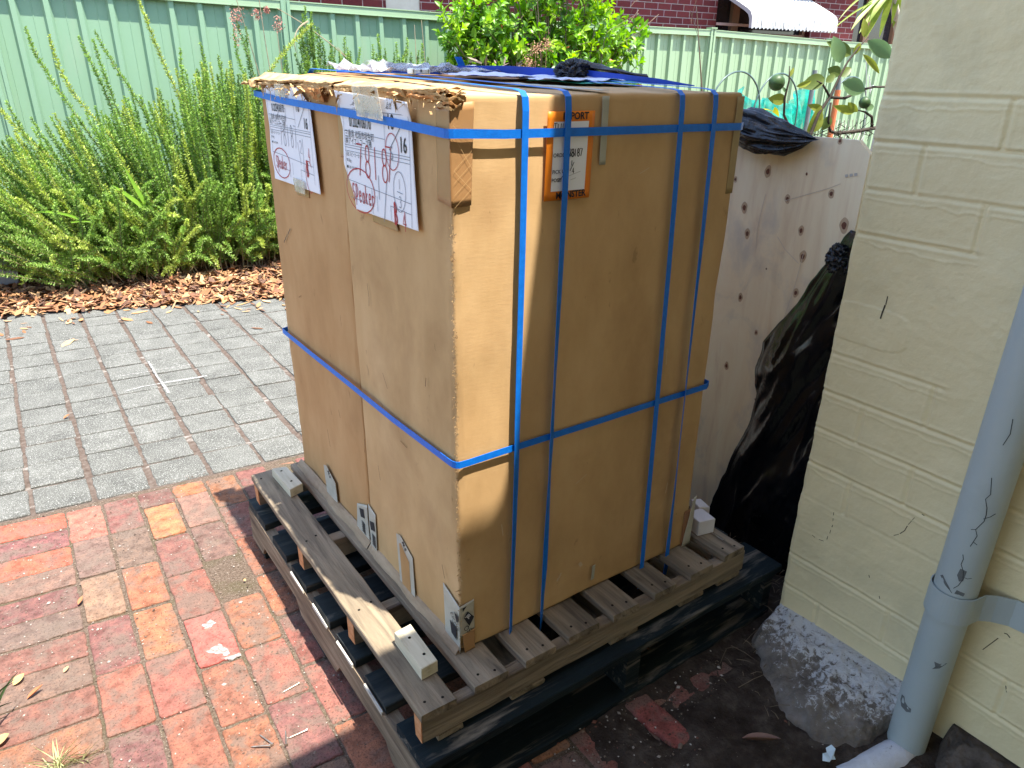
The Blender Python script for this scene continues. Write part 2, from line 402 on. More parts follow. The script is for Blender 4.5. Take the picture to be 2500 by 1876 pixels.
bp = tag(mb.build('brick_paving', brickmat, col=True), kind='structure')

greymat = mat('grey_paver', [(.50, .50, .49), (.72, .72, .70), (.95, .95, .93)], 9, 10, rough=.95, spec=.1, bump=.9, bscale=260, bdist=.003, attr=True,
              speck=((.33, .33, .305), 240, .55, .60, .85), speck2=((.055, .052, .048), 200, .57, .63, .75))
mb = MB()
for i in range(-14, 17):
    for k in range(0, 18):
        x0 = -.545+i*.1945; ybase = 1.565+k*.1965
        wx = .176+rng.normal(0, .003); hy = .1885+rng.normal(0, .0012)
        g = .0
        def P3(x, y): return (x+(y-2)*.008, y - x*.105)
        xc, yc = P3(x0, ybase)
        if yc > 4.25-.34*(xc+.75)*1.05+.35: continue
        v = rng.uniform(.135, .165)
        x0 += rng.normal(0, .002)
        paver(mb, [P3(x0, ybase+.002), P3(x0+wx, ybase+.002), P3(x0+wx, ybase+hy), P3(x0, ybase+hy)], (v*1.03, v*1.03, v*.95), rng.normal(0, .0015), r=.006, ed=.003)
gp = tag(mb.build('grey_paving', greymat, col=True), kind='structure')

limem = mat('lime_residue', [(.34, .33, .31), (.50, .49, .46)], 60, 8, rough=1, bump=.6, bscale=150, bdist=.003, alpha=(90, .15, .9))
def blotch(pts, z, name, parent):
    P = np.array(pts); c = P.mean(0); Q = []
    for i in range(len(P)):
        a, b = P[i], P[(i+1) % len(P)]
        for k in range(5): Q.append(a+(b-a)*k/5+rng.normal(0, .0022, 2))
    V = [(*c, z)]+[(*q, z-.0002) for q in Q]; n = len(Q)
    return link_mesh(name, V, [(0, 1+i, 1+(i+1) % n) for i in range(n)], limem, parent)
blotch([(-.425, .628), (-.384, .633), (-.361, .605), (-.350, .560), (-.374, .556), (-.392, .572), (-.379, .590), (-.400, .600)], .0042, 'lime_residue', bp)
blotch([(-.405, .735), (-.380, .742), (-.372, .722), (-.392, .710), (-.404, .716)], .0040, 'lime_residue', bp)
for pl, w_ in (([(-.31, 2.600), (-.22, 2.612), (-.13, 2.604)], .010), ([(-.13, 2.604), (-.03, 2.590), (.062, 2.582)], .017), ([(-.143, 2.95), (-.147, 2.72), (-.144, 2.60)], .010), ([(-.144, 2.60), (-.14, 2.46)], .013), ([(-.31, 2.815), (-.137, 2.800), (.062, 2.785)], .005)):
    V, F = strokes([pl], w_, lambda a, b: (a+rng.normal(0, .0012), b+rng.normal(0, .0015), .0040)); link_mesh('lime_residue', V, F, limem, gp)

# soil drifted over the bricks in the corner by the wall
nu, nv = 150, 150
u, v, F = grid(nu, nv)
X = -.05+u*2.3; Y = -1.4+v*2.6
P = np.stack([X, Y, X*0], 1)
h = -.004+.011*vnoise(P, 6, 1)+.006*vnoise(P, 30, 2)
edge = np.clip((X-(.30-.45*np.clip(-Y-.05, -.3, .6)))/.30, -1, 1)*.014+np.clip((X-1.)/.5, 0, 1)*.03
h = h+edge - np.clip(.25-X, 0, 1)*.12
mx = np.exp(-(((X-.41)/.05)**2+((Y+.235)/.085)**2)**2)*.014   # the brick that sticks out
mx2 = np.exp(-(((X-.56)/.12)**2+((Y+.20)/.04)**2)**2)*.010
tag(link_mesh('soil', np.stack([X, Y, h-mx-mx2+.002], 1), F, soil, smooth=True), kind='structure')
mb = MB()
paver(mb, [(.39, -.30), (.455, -.31), (.45, -.14), (.375, -.14)], (.30, .09, .075), .011, ed=.006)
tag(mb.build('buried_brick', brickmat, col=True), 'dusky red brick end sticking out of the dark soil before the lower pallet', 'brick')
mb = MB(); paver(mb, [(.49, -.215), (.70, -.235), (.70, -.165), (.49, -.15)], (.22, .10, .08), .006, ed=.004)
tag(mb.build('buried_brick', brickmat, col=True), 'darker red brick nearly covered by soil along the lower pallet edge', 'brick')

n = 2600
cx = rng.uniform(.15, 1.0, n); cy = rng.uniform(-.95, .0, n)-.0; keep = (cy < -.05-(.0)*(cx)); cx = cx[keep]; cy = cy[keep]; n = len(cx)
l = rng.gamma(2, .0012, n)+.0006; th = rng.uniform(0, 6.28, n); cz = .004+.011*vnoise(np.stack([cx, cy, cx*0], 1), 6, 1)+.006*vnoise(np.stack([cx, cy, cx*0], 1), 30, 2)
Pc = np.stack([cx, cy, cz+.004], 1); d1 = np.stack([np.cos(th), np.sin(th), 0*th], 1)*l[:, None]; d2 = np.stack([-np.sin(th), np.cos(th), 0*th], 1)*(l*.7)[:, None]; d3 = np.stack([0*th, 0*th, l*.7], 1)
Vv = np.stack([Pc-d1, Pc-d2, Pc+d1, Pc+d2, Pc+d3], 1).reshape(-1, 3); Ff = np.concatenate([np.array([[0, 1, 4], [1, 2, 4], [2, 3, 4], [3, 0, 4]])[None]+np.arange(n)[:, None, None]*5]).reshape(-1, 3)
cc = np.repeat(np.array([(.30, .26, .22), (.10, .075, .06), (.20, .15, .11), (.05, .04, .03), (.48, .44, .38), (.16, .07, .05)])[rng.integers(0, 6, n)], 4, axis=0)
tag(link_mesh('soil_grit', Vv, Ff, mat('grit', [(.8, .8, .8), (1.1, 1.1, 1.1)], 60, 3, rough=1, attr=True), col=cc), kind='stuff')
# dusty grit caught in the brick joints
n = 5000
cx = rng.uniform(-1.1, -.15, n); cy = rng.uniform(.1, 1.62, n); l = rng.gamma(2, .0007, n)+.0005; th = rng.uniform(0, 6.28, n)
Pc = np.stack([cx, cy, 0*cx+.001], 1); d1 = np.stack([np.cos(th), np.sin(th), 0*th], 1)*l[:, None]; d2 = np.stack([-np.sin(th), np.cos(th), 0*th], 1)*(l*.7)[:, None]; d3 = np.stack([0*th, 0*th, l*.8], 1)
Vv = np.stack([Pc-d1, Pc-d2, Pc+d1, Pc+d2, Pc+d3], 1).reshape(-1, 3); Ff = (np.array([[0, 1, 4], [1, 2, 4], [2, 3, 4], [3, 0, 4]])[None]+np.arange(n)[:, None, None]*5).reshape(-1, 3)
cc = np.repeat(np.array([(.22, .18, .15), (.14, .10, .075), (.18, .13, .10), (.09, .06, .045), (.34, .30, .26)])[rng.integers(0, 5, n)], 4, axis=0)
tag(link_mesh('brick_grit', Vv, Ff, bpy.data.materials['grit'], col=cc), kind='stuff')

# mulch bed
def bed_y(x): return 4.02-(x)*.36 if x > -4 else 5.4
mulch_base = mat('mulch_floor', [(.09, .05, .03), (.2, .10, .055), (.30, .16, .09)], 40, 8, rough=1, bump=1., bscale=90, bdist=.02)
xs_ = np.linspace(-6, 12, 40)
V = [(x, max(bed_y(x), 2.2), .002+.0*x) for x in xs_]+[(x, 7.4, .05) for x in xs_]
F = [(i, i+1, 41+i, 40+i) for i in range(39)]
tag(link_mesh('garden_bed', V, F, mulch_base), kind='structure')
n = 15000
cx = rng.uniform(-2.2, 2.6, n); yy = bed_y(0)-cx*.36
dd = rng.beta(1.0, 1.6, n)*1.9-.03
cy = yy+dd+rng.normal(0, .02, n)
str_ = rng.random(n) < .012; cy[str_] = yy[str_]-rng.exponential(.16, str_.sum())
cz = .008+np.clip(dd, 0, .4)*.06+rng.uniform(0, .018, n); cz[str_] = .006
a = rng.uniform(0, math.pi, n); L = rng.gamma(4, .0065, n)+.008; W = L*rng.uniform(.15, .45, n)
tx = rng.normal(0, .35, n); ty = rng.normal(0, .35, n); tx[str_] *= .2; ty[str_] *= .2
d1 = np.stack([np.cos(a), np.sin(a), tx], 1)*L[:, None]; d2 = np.stack([-np.sin(a), np.cos(a), ty], 1)*W[:, None]
C0 = np.stack([cx, cy, cz], 1)
Vv = np.stack([C0-d1, C0-d1*.3-d2, C0+d1*.8-d2*.6, C0+d1, C0+d1*.2+d2, C0-d1*.7+d2*.7], 1).reshape(-1, 3)
Ff = (np.arange(n)[:, None]*6+np.arange(6)[None]).astype(int)
pm = np.array([(.36, .185, .085), (.28, .125, .06), (.44, .26, .125), (.20, .10, .06), (.50, .32, .17), (.32, .155, .08), (.14, .08, .055)])
cc = pm[rng.integers(0, len(pm), n)]*rng.uniform(.75, 1.15, (n, 1))
chip = mat('mulch_chip', [(.8, .8, .8), (1.1, 1.1, 1.1)], 60, 5, rough=.9, spec=.15, bump=.3, bscale=150, bdist=.003, attr=True)
tag(link_mesh('bark_mulch', Vv, Ff, chip, col=cc), kind='stuff', label='orange brown bark mulch under the rosemary', cat='mulch')

# ================================================================== FENCE
FO = np.array([-.46, 5.93]); FD = np.array([c5, -s5]); FN = np.array([s5, c5])
def fp(s, o, z): q = FO+FD*s+FN*o; return (q[0], q[1], z)
def ftop(s): return float(np.interp(s, [-6, .26, 1.345, 2.22, 3.36, 6., 7.15, 9.06, 10.4, 16], [2.22, 2.005, 1.995, 1.962, 1.915, 1.912, 1.909, 1.857, 1.845, 1.75]))
fgreen = mat('green_painted_steel', [(.215, .35, .225), (.24, .38, .245)], 2.5, 6, (1, 1, .3), rough=.5, spec=.35, bump=.04, bscale=4, bdist=.01,
             speck=((.31, .36, .26), 7, .58, .8, .4, (1, 1, .25)))
fgreen_lit = mat('sun_lightened_green_steel', [(.285, .405, .245), (.315, .44, .27)], 2.5, 6, (1, 1, .3), rough=.5, spec=.35, bump=.04, bscale=4, bdist=.01)  # same green, stronger sun on the right put into colour; rails share it
fence = thing('metal_fence', fp(4.5, 0, 0), 'tall green ribbed metal fence running behind the garden plants', 'fence')
posts = [-4.6, -2.25, .08, 2.224, 4.69, 7.147, 9.27, 11.6, 14.]
for a_, b_ in zip(posts[:-1], posts[1:]):
    per = .217 if b_ < 5 else .1855
    k = max(1, round((b_-a_)/per)); per = (b_-a_)/k
    prof = []
    for i in range(k):
        s0 = a_+i*per
        for t, o in ((.0, 0), (.34, 0), (.35, -.003), (.37, -.003), (.38, 0), (.66, 0), (.74, -.034), (.90, -.034), (.98, 0)): prof.append((s0+t*per, o))
    prof.append((b_, 0))
    zs = [0.0, .6, 1.2]
    V = []
    for s, o in prof: V += [fp(s, o, 0), fp(s, o, .7), fp(s, o, 1.4), fp(s, o, ftop(s)-.015)]
    F = []
    for i in range(len(prof)-1):
        for q in range(3): F.append((i*4+q, i*4+4+q, i*4+5+q, i*4+1+q))
    n0 = len(V); V2 = V+[tuple(np.array(v)+np.array([*(FN*.0015), 0])) for v in V]
    F = F+[tuple(reversed([q+n0 for q in f])) for f in F]
    fgm = fgreen if b_ < 5 else fgreen_lit
    link_mesh('ribbed_panel', V2, F, fgm, fence)
    mb = MB()
    for z0, z1, o0, o1 in ((-.060, -.006, -.046, .012), (-.006, .002, -.052, .018), (-.066, -.060, -.050, .012)):
        sa, sb = a_+.02, b_-.02
        V = [fp(s, o, ftop(s)+z) for z in (z0, z1) for s, o in ((sa, o0), (sb, o0), (sb, o1), (sa, o1))]
        mb.add(V, [(3, 2, 1, 0), (4, 5, 6, 7), (0, 1, 5, 4), (1, 2, 6, 5), (2, 3, 7, 6), (3, 0, 4, 7)])
    mb.build('top_rail', fgreen_lit, fence)
    mb = MB()
    V = [fp(s, o, z) for z in (.02, .075) for s, o in ((a_+.02, -.04), (b_-.02, -.04), (b_-.02, .01), (a_+.02, .01))]
    mb.add(V, [(3, 2, 1, 0), (4, 5, 6, 7), (0, 1, 5, 4), (1, 2, 6, 5), (2, 3, 7, 6), (3, 0, 4, 7)])
    mb.build('bottom_rail', fgm, fence)
for p_ in posts:
    mb = MB()
    zt = ftop(p_)+(.012 if p_ > 6.5 else 0.004)
    for s0, s1, o0, o1 in ((-.038, -.012, -.058, .02), (.012, .038, -.058, .02), (-.012, .012, -.046, .02)):
        V = [fp(p_+s, o, z) for z in (0, zt) for s, o in ((s0, o0), (s1, o0), (s1, o1), (s0, o1))]
        mb.add(V, [(3, 2, 1, 0), (4, 5, 6, 7), (0, 1, 5, 4), (1, 2, 6, 5), (2, 3, 7, 6), (3, 0, 4, 7)])
    V = [fp(p_+s, o, z) for z in (zt, zt+.012) for s, o in ((-.045, -.066), (.045, -.066), (.045, .026), (-.045, .026))]
    if p_ > 6.5: mb.add(V, [(3, 2, 1, 0), (4, 5, 6, 7), (0, 1, 5, 4), (1, 2, 6, 5), (2, 3, 7, 6), (3, 0, 4, 7)])
    mb.build('post', fgreen if p_ < 5 else fgreen_lit, fence)

# ================================================================== NEIGHBOUR'S HOUSE
nh = thing('brick_house', fp(7, 1.7, 0), 'dark red brick house showing above the green fence', 'house')
M = bpy.data.materials.new('red_brickwork'); M.use_nodes = True
N = M.node_tree.nodes; Lk = M.node_tree.links
tc = N.new('ShaderNodeTexCoord'); bt = N.new('ShaderNodeTexBrick'); mp_ = N.new('ShaderNodeMapping')
mp_.inputs['Rotation'].default_value = (R(90), 0, 0)
Lk.new(tc.outputs['UV'], bt.inputs[0])
bt.inputs['Scale'].default_value = 1; bt.inputs['Color1'].default_value = (.17, .022, .022, 1); bt.inputs['Color2'].default_value = (.26, .04, .035, 1)
bt.inputs['Mortar'].default_value = (.50, .36, .32, 1); bt.inputs['Mortar Size'].default_value = .006; bt.inputs['Brick Width'].default_value = .235; bt.inputs['Row Height'].default_value = .083
bt.inputs['Mortar Smooth'].default_value = .2; bt.inputs['Bias'].default_value = -.2
nz = N.new('ShaderNodeTexNoise'); nz.inputs['Scale'].default_value = 30; nz.inputs['Detail'].default_value = 8; Lk.new(tc.outputs['UV'], nz.inputs[0])
mxn = N.new('ShaderNodeMix'); mxn.data_type = 'RGBA'; mxn.blend_type = 'MULTIPLY'; mxn.inputs[0].default_value = .5
Lk.new(bt.outputs[0], mxn.inputs[6]); Lk.new(nz.outputs['Color'], mxn.inputs[7])
Lk.new(mxn.outputs[2], N['Principled BSDF'].inputs['Base Color']); N['Principled BSDF'].inputs['Roughness'].default_value = .9
bmp = N.new('ShaderNodeBump'); bmp.inputs['Distance'].default_value = .008; bmp.invert = True; Lk.new(bt.outputs['Fac'], bmp.inputs['Height']); Lk.new(bmp.outputs[0], N['Principled BSDF'].inputs['Normal'])
redbrick = M
def uvwall(name, rects, o, th, mt, parent):
    V = []; F = []; UV = []
    for s0, s1, z0, z1 in rects:
        b = len(V)
        V += [fp(s, oo, z) for oo in (o, o+th) for s, z in ((s0, z0), (s1, z0), (s1, z1), (s0, z1))]
        F += [(b, b+1, b+2, b+3), (b+5, b+4, b+7, b+6), (b+1, b+5, b+6, b+2), (b+4, b, b+3, b+7), (b+3, b+2, b+6, b+7)]
        UV += [(s0, z0), (s1, z0), (s1, z1), (s0, z1)]+[(s1, z0), (s0, z0), (s0, z1), (s1, z1)]+[(s1, z0), (s1+th, z0), (s1+th, z1), (s1, z1)]+[(s0-th, z0), (s0, z0), (s0, z1), (s0-th, z1)]+[(s0, z1), (s1, z1), (s1, z1+th), (s0, z1+th)]
    o_ = link_mesh(name, V, F, mt, parent)
    uvl = o_.data.uv_layers.new(name='UVMap')
    for i, c in enumerate(UV): uvl.data[i].uv = c
    return o_
uvwall('wall', [(-3, 3.80, 0, 3.4), (4.22, 8.86, 0, 3.4), (8.86, 10.9, 0, 1.98), (8.86, 10.9, 2.75, 3.4), (10.9, 11.95, 0, 3.4), (11.95, 13.2, 0, 1.9), (11.95, 13.2, 2.7, 3.4), (13.2, 18, 0, 3.4)], 1.7, .24, redbrick, nh)
cream = mat('cream_timber', [(.62, .55, .42), (.72, .65, .52)], 6, 5, rough=.6)
brownt = mat('brown_timber', [(.26, .13, .07), (.34, .18, .10)], 5, 6, (6, 6, 1), rough=.5)
darkgl = mat('dark_window_glass', [(.015, .014, .016), (.03, .028, .03)], 2, 3, rough=.08, spec=.6)
def fbox(mb, s0, s1, o0, o1, z0, z1, c=(1, 1, 1)):
    V = [fp(s, o, z) for z in (z0, z1) for s, o in ((s0, o0), (s1, o0), (s1, o1), (s0, o1))]
    mb.add(V, [(3, 2, 1, 0), (4, 5, 6, 7), (0, 1, 5, 4), (1, 2, 6, 5), (2, 3, 7, 6), (3, 0, 4, 7)], c)
mb = MB(); fbox(mb, 3.80, 4.22, 1.72, 1.95, 0, 3.4); mb.build('door_panel', cream, nh)
for (a_, b_, z0, z1) in ((8.86, 10.9, 1.98, 2.75), (11.95, 13.2, 1.9, 2.7)):
    mb = MB(); fbox(mb, a_, b_, 1.86, 1.88, z0, z1); wn = mb.build('window', darkgl, nh)
    mb = MB()
    for x0, x1 in ((a_, a_+.06), (a_+.42, a_+.56), (b_-.06, b_)): fbox(mb, x0, x1, 1.80, 1.86, z0, z1)
    fbox(mb, a_, b_, 1.79, 1.86, z0-.05, z0+.04); mb.build('window_frame', brownt, wn)
pinkrail = mat('pink_painted_rail', [(.55, .36, .30), (.62, .42, .36)], 8, 4, rough=.6)
mb = MB(); fbox(mb, 8.80, 10.9, 1.60, 1.63, 2.085, 2.12); mb.build('sun_blind_rail', pinkrail, nh)
wsill = mat('white_sill', [(.7, .68, .62), (.8, .78, .74)], 8, 4, rough=.6)
mb = MB(); fbox(mb, 11.3, 13.3, 1.5, 1.7, 1.86, 1.92); mb.build('sill', wsill, nh)
roofm = mat('terracotta_roof', [(.25, .09, .05), (.34, .13, .07)], 6, 5, rough=.9)
mb = MB()
V = [fp(s, o, z) for s, o, z in ((-3.5, 1.2, 3.35), (18.5, 1.2, 3.35), (18.5, 5, 5.2), (-3.5, 5, 5.2), (-3.5, 1.2, 3.45), (18.5, 1.2, 3.45), (18.5, 5, 5.3), (-3.5, 5, 5.3))]
mb.add(V, [(3, 2, 1, 0), (4, 5, 6, 7), (0, 1, 5, 4), (1, 2, 6, 5), (2, 3, 7, 6), (3, 0, 4, 7)]); mb.build('roof', roofm, nh)
# white corrugated window awning
awn_m = mat('white_corrugated_steel', [(.50, .50, .485), (.58, .58, .57)], 3, 5, rough=.6, bump=.05, bscale=10,
            speck=((.08, .075, .07), 16, .56, .64, .85, (2.4, 2.4, .45)), speck2=((.40, .39, .37), 5, .58, .7, .35, (3, 3, .3)))
nu, nv = 181, 22
u, v, F = grid(nu, nv)
path = [(1.68, 2.75), (1.50, 2.43), (1.10, 2.245), (1.03, 2.20), (1.0, 2.13), (.995, 1.985)]
path = [(1.70, 2.56), (1.35, 2.395), (1.12, 2.285), (1.04, 2.235), (1.005, 2.17), (.995, 2.03)]
tt = np.linspace(0, 1, len(path)); o = np.interp(v, tt, [p[0] for p in path]); z = np.interp(v, tt, [p[1] for p in path])
s = 8.86+u*1.78
wave = .011*np.sin(s*2*math.pi/.076)
z = z+wave*.9; o = o-wave*.8
V = np.array([fp(a, b, c) for a, b, c in zip(s, o, z)])
V, F = sheet_solid(V, F, nu, nv, (0, 0, -.002))
aw = link_mesh('awning', V, F, awn_m, nh, smooth=True); aw['label'] = 'white corrugated awning stained black along its lower edge'
for sx in (8.855, 10.643):
    mb = MB()
    for (o0, z0), (o1, z1) in zip(path[:-1], path[1:]):
        zb0 = min(z0-.06, 2.45); zb1 = min(z1-.06, 2.45)
        A = [fp(sx, o0, z0), fp(sx, o1, z1), fp(sx, o1+.05, z1-.03 if z1 > 2.1 else z1), fp(sx, o0+.05, z0-.03)]
        mb.add(A+[tuple(np.array(a)+np.array([*(FD*.003), 0])) for a in A], [(0, 1, 2, 3), (7, 6, 5, 4), (0, 4, 5, 1), (2, 6, 7, 3)])
    mb.build('awning_side', bpy.data.materials.get('awning_side_paint') or mat('awning_side_paint', [(.55, .52, .52), (.62, .6, .6)], 5, 4, rough=.6), aw)

# ================================================================== OUR HOUSE (cream painted brick wall on the right, eaves overhead)
cw = mat('cream_wall_paint', [(.73, .62, .36), (.79, .68, .41)], 3.5, 8, rough=.5, spec=.4, bump=.5, bscale=75, bdist=.0035, bdetail=6,
         speck=((.45, .40, .25), 3.2, .52, .75, .4), speck2=((.09, .07, .05), 42, .745, .77, .8))
house = thing('cream_house', (2.2, -1.2, 0), 'cream painted brick house wall at the right with its roof overhead', 'house')
ny, nz_ = 330, 620
u, v, F = grid(ny, nz_)
ys = -.18-u*1.15; zs = .085+v*1.70
zc = zs-ZP
P = np.stack([ys, zs, ys*0], 1)
dep = .0022*vnoise(P, 9, 3, 4)+.0005*vnoise(P, 60, 4, 3)+.0035*vnoise(P, 2.2, 9, 2)
# courses: joints are narrow troughs with a raised lip of paint
course = [1.134, 1.044, .947, .852, .569, .472, .373, .275, .18, .088, -.004, -.105]
wob = .0022*vnoise(np.stack([ys, zs*0, zs*0], 1), 9, 5, 3)
def groove(d, wd): return -np.exp(-(d/wd)**2)*.0034+np.exp(-((d-wd*1.9)/(wd*.8))**2)*.0014+np.exp(-((d+wd*1.9)/(wd*.8))**2)*.0012
for i, c in enumerate(course):
    lim = 9. if c in (1.044, .947, .472, .373, .275, -.004, -.105) else (.27 if c in (1.134, .852, .569) else .0)
    stg = 1/(1+np.exp(np.clip(((-.18-ys)-lim)/.004, -40, 40)))
    if c in (.18, .088): stg = stg*0+.22
    if c in (.947, .852): stg = 1/(1+np.exp(np.clip(((-.18-ys)-(.72 if c == .947 else .26))/.004, -40, 40)))
    fade = np.clip(.85+.5*vnoise(P, 3.5, 30+i, 2), .45, 1.15)
    dep += groove(zc-c-wob, .0042)*stg*fade
    # ragged run of paint just under each course
    rag = .018+.006*vnoise(np.stack([ys, ys*0, ys*0], 1), 22, 40+i, 4)
    dep += np.where(zc < c-rag, 1, 0)*np.where(zc > c-rag-.004, 1, 0)*.0010*stg
vj = [(1.134, 1.044, .43), (1.044, .947, .293), (.947, .852, .43), (1.044, .947, .60), (.569, .472, .427), (.472, .373, .290), (.373, .275, .427), (.275, .18, .30), (-.004, -.105, .46), (-.105, -.2, .287), (1.134, 1.044, .70), (.472, .373, .55), (-.004, -.105, .72), (-.105, -.2, .60), (-.105, -.2, .86)]
for a_, b_, y0 in vj:
    ins = (zc < a_)*(zc > b_)
    dep += groove(-ys-y0-wob*.6, .0042)*ins
# render patch
patch = (((ys+.25)/.10)**4+((zc-.655)/.045)**4) < 1
dep += patch*.0014
edge_round = np.exp(-((-.18-ys)/.006)**2)*.006*(1)+.0025*np.exp(-((-.18-ys)/.012)**2)*vnoise(P, 22, 6)
X = .92-dep+edge_round
hv = np.stack([X, ys+.0025*vnoise(P, 14, 7)*np.exp(-((-.18-ys)/.02)**2), zs], 1)
bottom = zs < .0851
hv[bottom, 2] += .010*vnoise(P[bottom], 12, 8, 3)
def wallp(y, z, off=.0007):
    iy = int(round((-.18-y)/1.15*(ny-1))); iz = int(round((z+ZP-.085)/1.70*(nz_-1)))
    return (float(X.reshape(nz_, ny)[min(max(iz, 0), nz_-1), min(max(iy, 0), ny-1)])-off, y, z+ZP)
wcr = mat('wall_crack_dirt', [(.05, .04, .03)], rough=1)
multi('wall_crack', [strokes([l], w_, wallp) for l, w_ in (([(-.2855, .732), (-.2855, .713)], .0022), ([(-.2845, .712), (-.283, .694), (-.282, .680)], .0034), ([(-.277, .174), (-.278, .166)], .0016), ([(-.279, .158), (-.2795, .150)], .0014), ([(-.281, .139), (-.2805, .132)], .0018), ([(-.279, .123), (-.2785, .112)], .0014), ([(-.2755, .102), (-.275, .092)], .0018),
   ([(-.235, .082), (-.244, .079)], .0013), ([(-.255, .080), (-.268, .083)], .0013), ([(-.459, .261), (-.450, .237)], .0010), ([(-.449, .233), (-.446, .218), (-.438, .205)], .0018), ([(-.436, .202), (-.426, .193)], .0012),
   ([(-.680, .082), (-.672, .062), (-.661, .035)], .0016), ([(-.687, .101), (-.692, .1025), (-.699, .098)], .0022), ([(-.64, .135), (-.643, .128)], .003), ([(-.47, .275), (-.476, .274)], .0016), ([(-.395, .06), (-.398, .054)], .0018), ([(-.43, .02), (-.433, .014)], .0018), ([(-.72, -.02), (-.726, -.032)], .0018), ([(-.74, .22), (-.75, .21)], .0014))], wcr, house)
link_mesh('painted_wall', hv, F[:, ::-1], cw, house, smooth=True)['label'] = 'cream painted brickwork with lumpy joints'
mb = MB()
mb.box((.9235, -4., .0), (.9245+.3, -1.33, 3.0)); mb.box((.9265, -1.335, 1.78), (1.22, -.182, 3.0)); mb.box((.925, -1.331, .01), (1.22, -.183, 1.781))
mb.box((1.221, -4., 0), (5., -.181, 3.0)); mb.box((-6, -4.0, 0), (.92, -3.2, 3.0))
mb.build('wall', cw, house)
# unseen roof slab shaped for its shade, notched to let skylight in: an L whose inner corner is over the boxes
XE, YE, ZE = .418, -.786, 3.02
roofu = mat('eave_lining', [(.60, .58, .52), (.66, .64, .58)], 4, 4, rough=.7)
ol = [(XE, .30), (XE, YE+.03), (XE-.008, YE+.008), (XE-.03, YE), (-7, YE), (-7, -5), (6, -5), (6, .12), (1.02, .12), (1.02, .30)]
V = [(x, y, ZE) for x, y in ol]+[(x, y, ZE+.14) for x, y in ol]; k = len(ol)
F = [tuple(range(k-1, -1, -1)), tuple(range(k, 2*k))]+[(i, (i+1) % k, k+(i+1) % k, k+i) for i in range(k)]
F = [f[::-1] for f in F]
link_mesh('roof', V, F, roofu, house)
# stone footing
rock = mat('whitewashed_stone', [(.10, .085, .07), (.17, .145, .12), (.26, .23, .20)], 16, 10, rough=.95, spec=.15, bump=1., bscale=42, bdist=.012)
nt_ = rock.node_tree
def rocktop(M):
    N = M.node_tree.nodes; L = M.node_tree.links; B = N['Principled BSDF']
    src = B.inputs['Base Color'].links[0].from_socket
    tc = N.new('ShaderNodeTexCoord'); sp = N.new('ShaderNodeSeparateXYZ'); L.new(tc.outputs['Object'], sp.inputs[0])
    n1 = N.new('ShaderNodeTexNoise'); n1.inputs['Scale'].default_value = 62; n1.inputs['Detail'].default_value = 12; n1.inputs['Roughness'].default_value = .75; n1.inputs['Distortion'].default_value = .6; L.new(tc.outputs['Object'], n1.inputs[0])
    a = N.new('ShaderNodeMath'); a.operation = 'MULTIPLY_ADD'; L.new(sp.outputs['Z'], a.inputs[0]); a.inputs[1].default_value = 3.4; L.new(n1.outputs['Fac'], a.inputs[2])
    r = N.new('ShaderNodeValToRGB'); r.color_ramp.elements[0].position = .70; r.color_ramp.elements[1].position = .78; L.new(a.outputs[0], r.inputs[0])
    mx = N.new('ShaderNodeMix'); mx.data_type = 'RGBA'; L.new(r.outputs[0], mx.inputs[0]); L.new(src, mx.inputs[6]); mx.inputs[7].default_value = (.52, .515, .50, 1)
    L.new(mx.outputs[2], B.inputs['Base Color'])
rocktop(rock)
def stone(name, top, gnd, zt, seed, mt, zamp=1.):
    nu, nv = 110, 70
    u, v, F = grid(nu, nv)
    top = np.array(top); gnd = np.array(gnd)
    tu = np.linspace(0, 1, len(top)); gu = np.linspace(0, 1, len(gnd))
    tx, ty = np.interp(u, tu, top[:, 0]), np.interp(u, tu, top[:, 1]); gx, gy = np.interp(u, gu, gnd[:, 0]), np.interp(u, gu, gnd[:, 1])
    k = .55*v+.45*np.sin(v*math.pi/2)**.8; zz = (zt+.03)*(.45*(1-v)+.55*np.cos(v*math.pi/2))-.03
    P = np.stack([tx+(gx-tx)*k, ty+(gy-ty)*k, zz], 1)
    nn = np.stack([-(k*.8+.1), k*0-.15, np.cos(v*math.pi/2)], 1)
    d = (.020*vnoise(P, 8, seed)+.014*(1-2*np.abs(vnoise(P, 17, seed+3, 5)))*.6+.005*vnoise(P, 60, seed+1, 5))*np.clip(v*8, 0, 1)
    return link_mesh(name, P+nn*d[:, None], F, mt, house, smooth=True, origin=(.85, -.4, .0))
stone('foundation_stone', [(1.05, -.185), (.93, -.185), (.925, -.25), (.925, -.35), (.925, -.45), (.925, -.57)],
      [(1.0, -.15), (.83, -.17), (.765, -.225), (.70, -.30), (.655, -.40), (.65, -.49), (.70, -.55), (.86, -.57)], .098, 11, rock)
rock2 = mat('brown_stone', [(.05, .04, .032), (.10, .08, .065), (.17, .14, .115)], 16, 10, rough=.95, spec=.1, bump=1., bscale=42, bdist=.012)
stone('foundation_stone', [(.925, -.655), (.925, -.72), (.925, -.85), (.925, -1.2), (.925, -1.6)],
      [(.90, -.645), (.83, -.66), (.78, -.75), (.78, -1.0), (.78, -1.3), (.8, -1.6)], .075, 21, rock2)

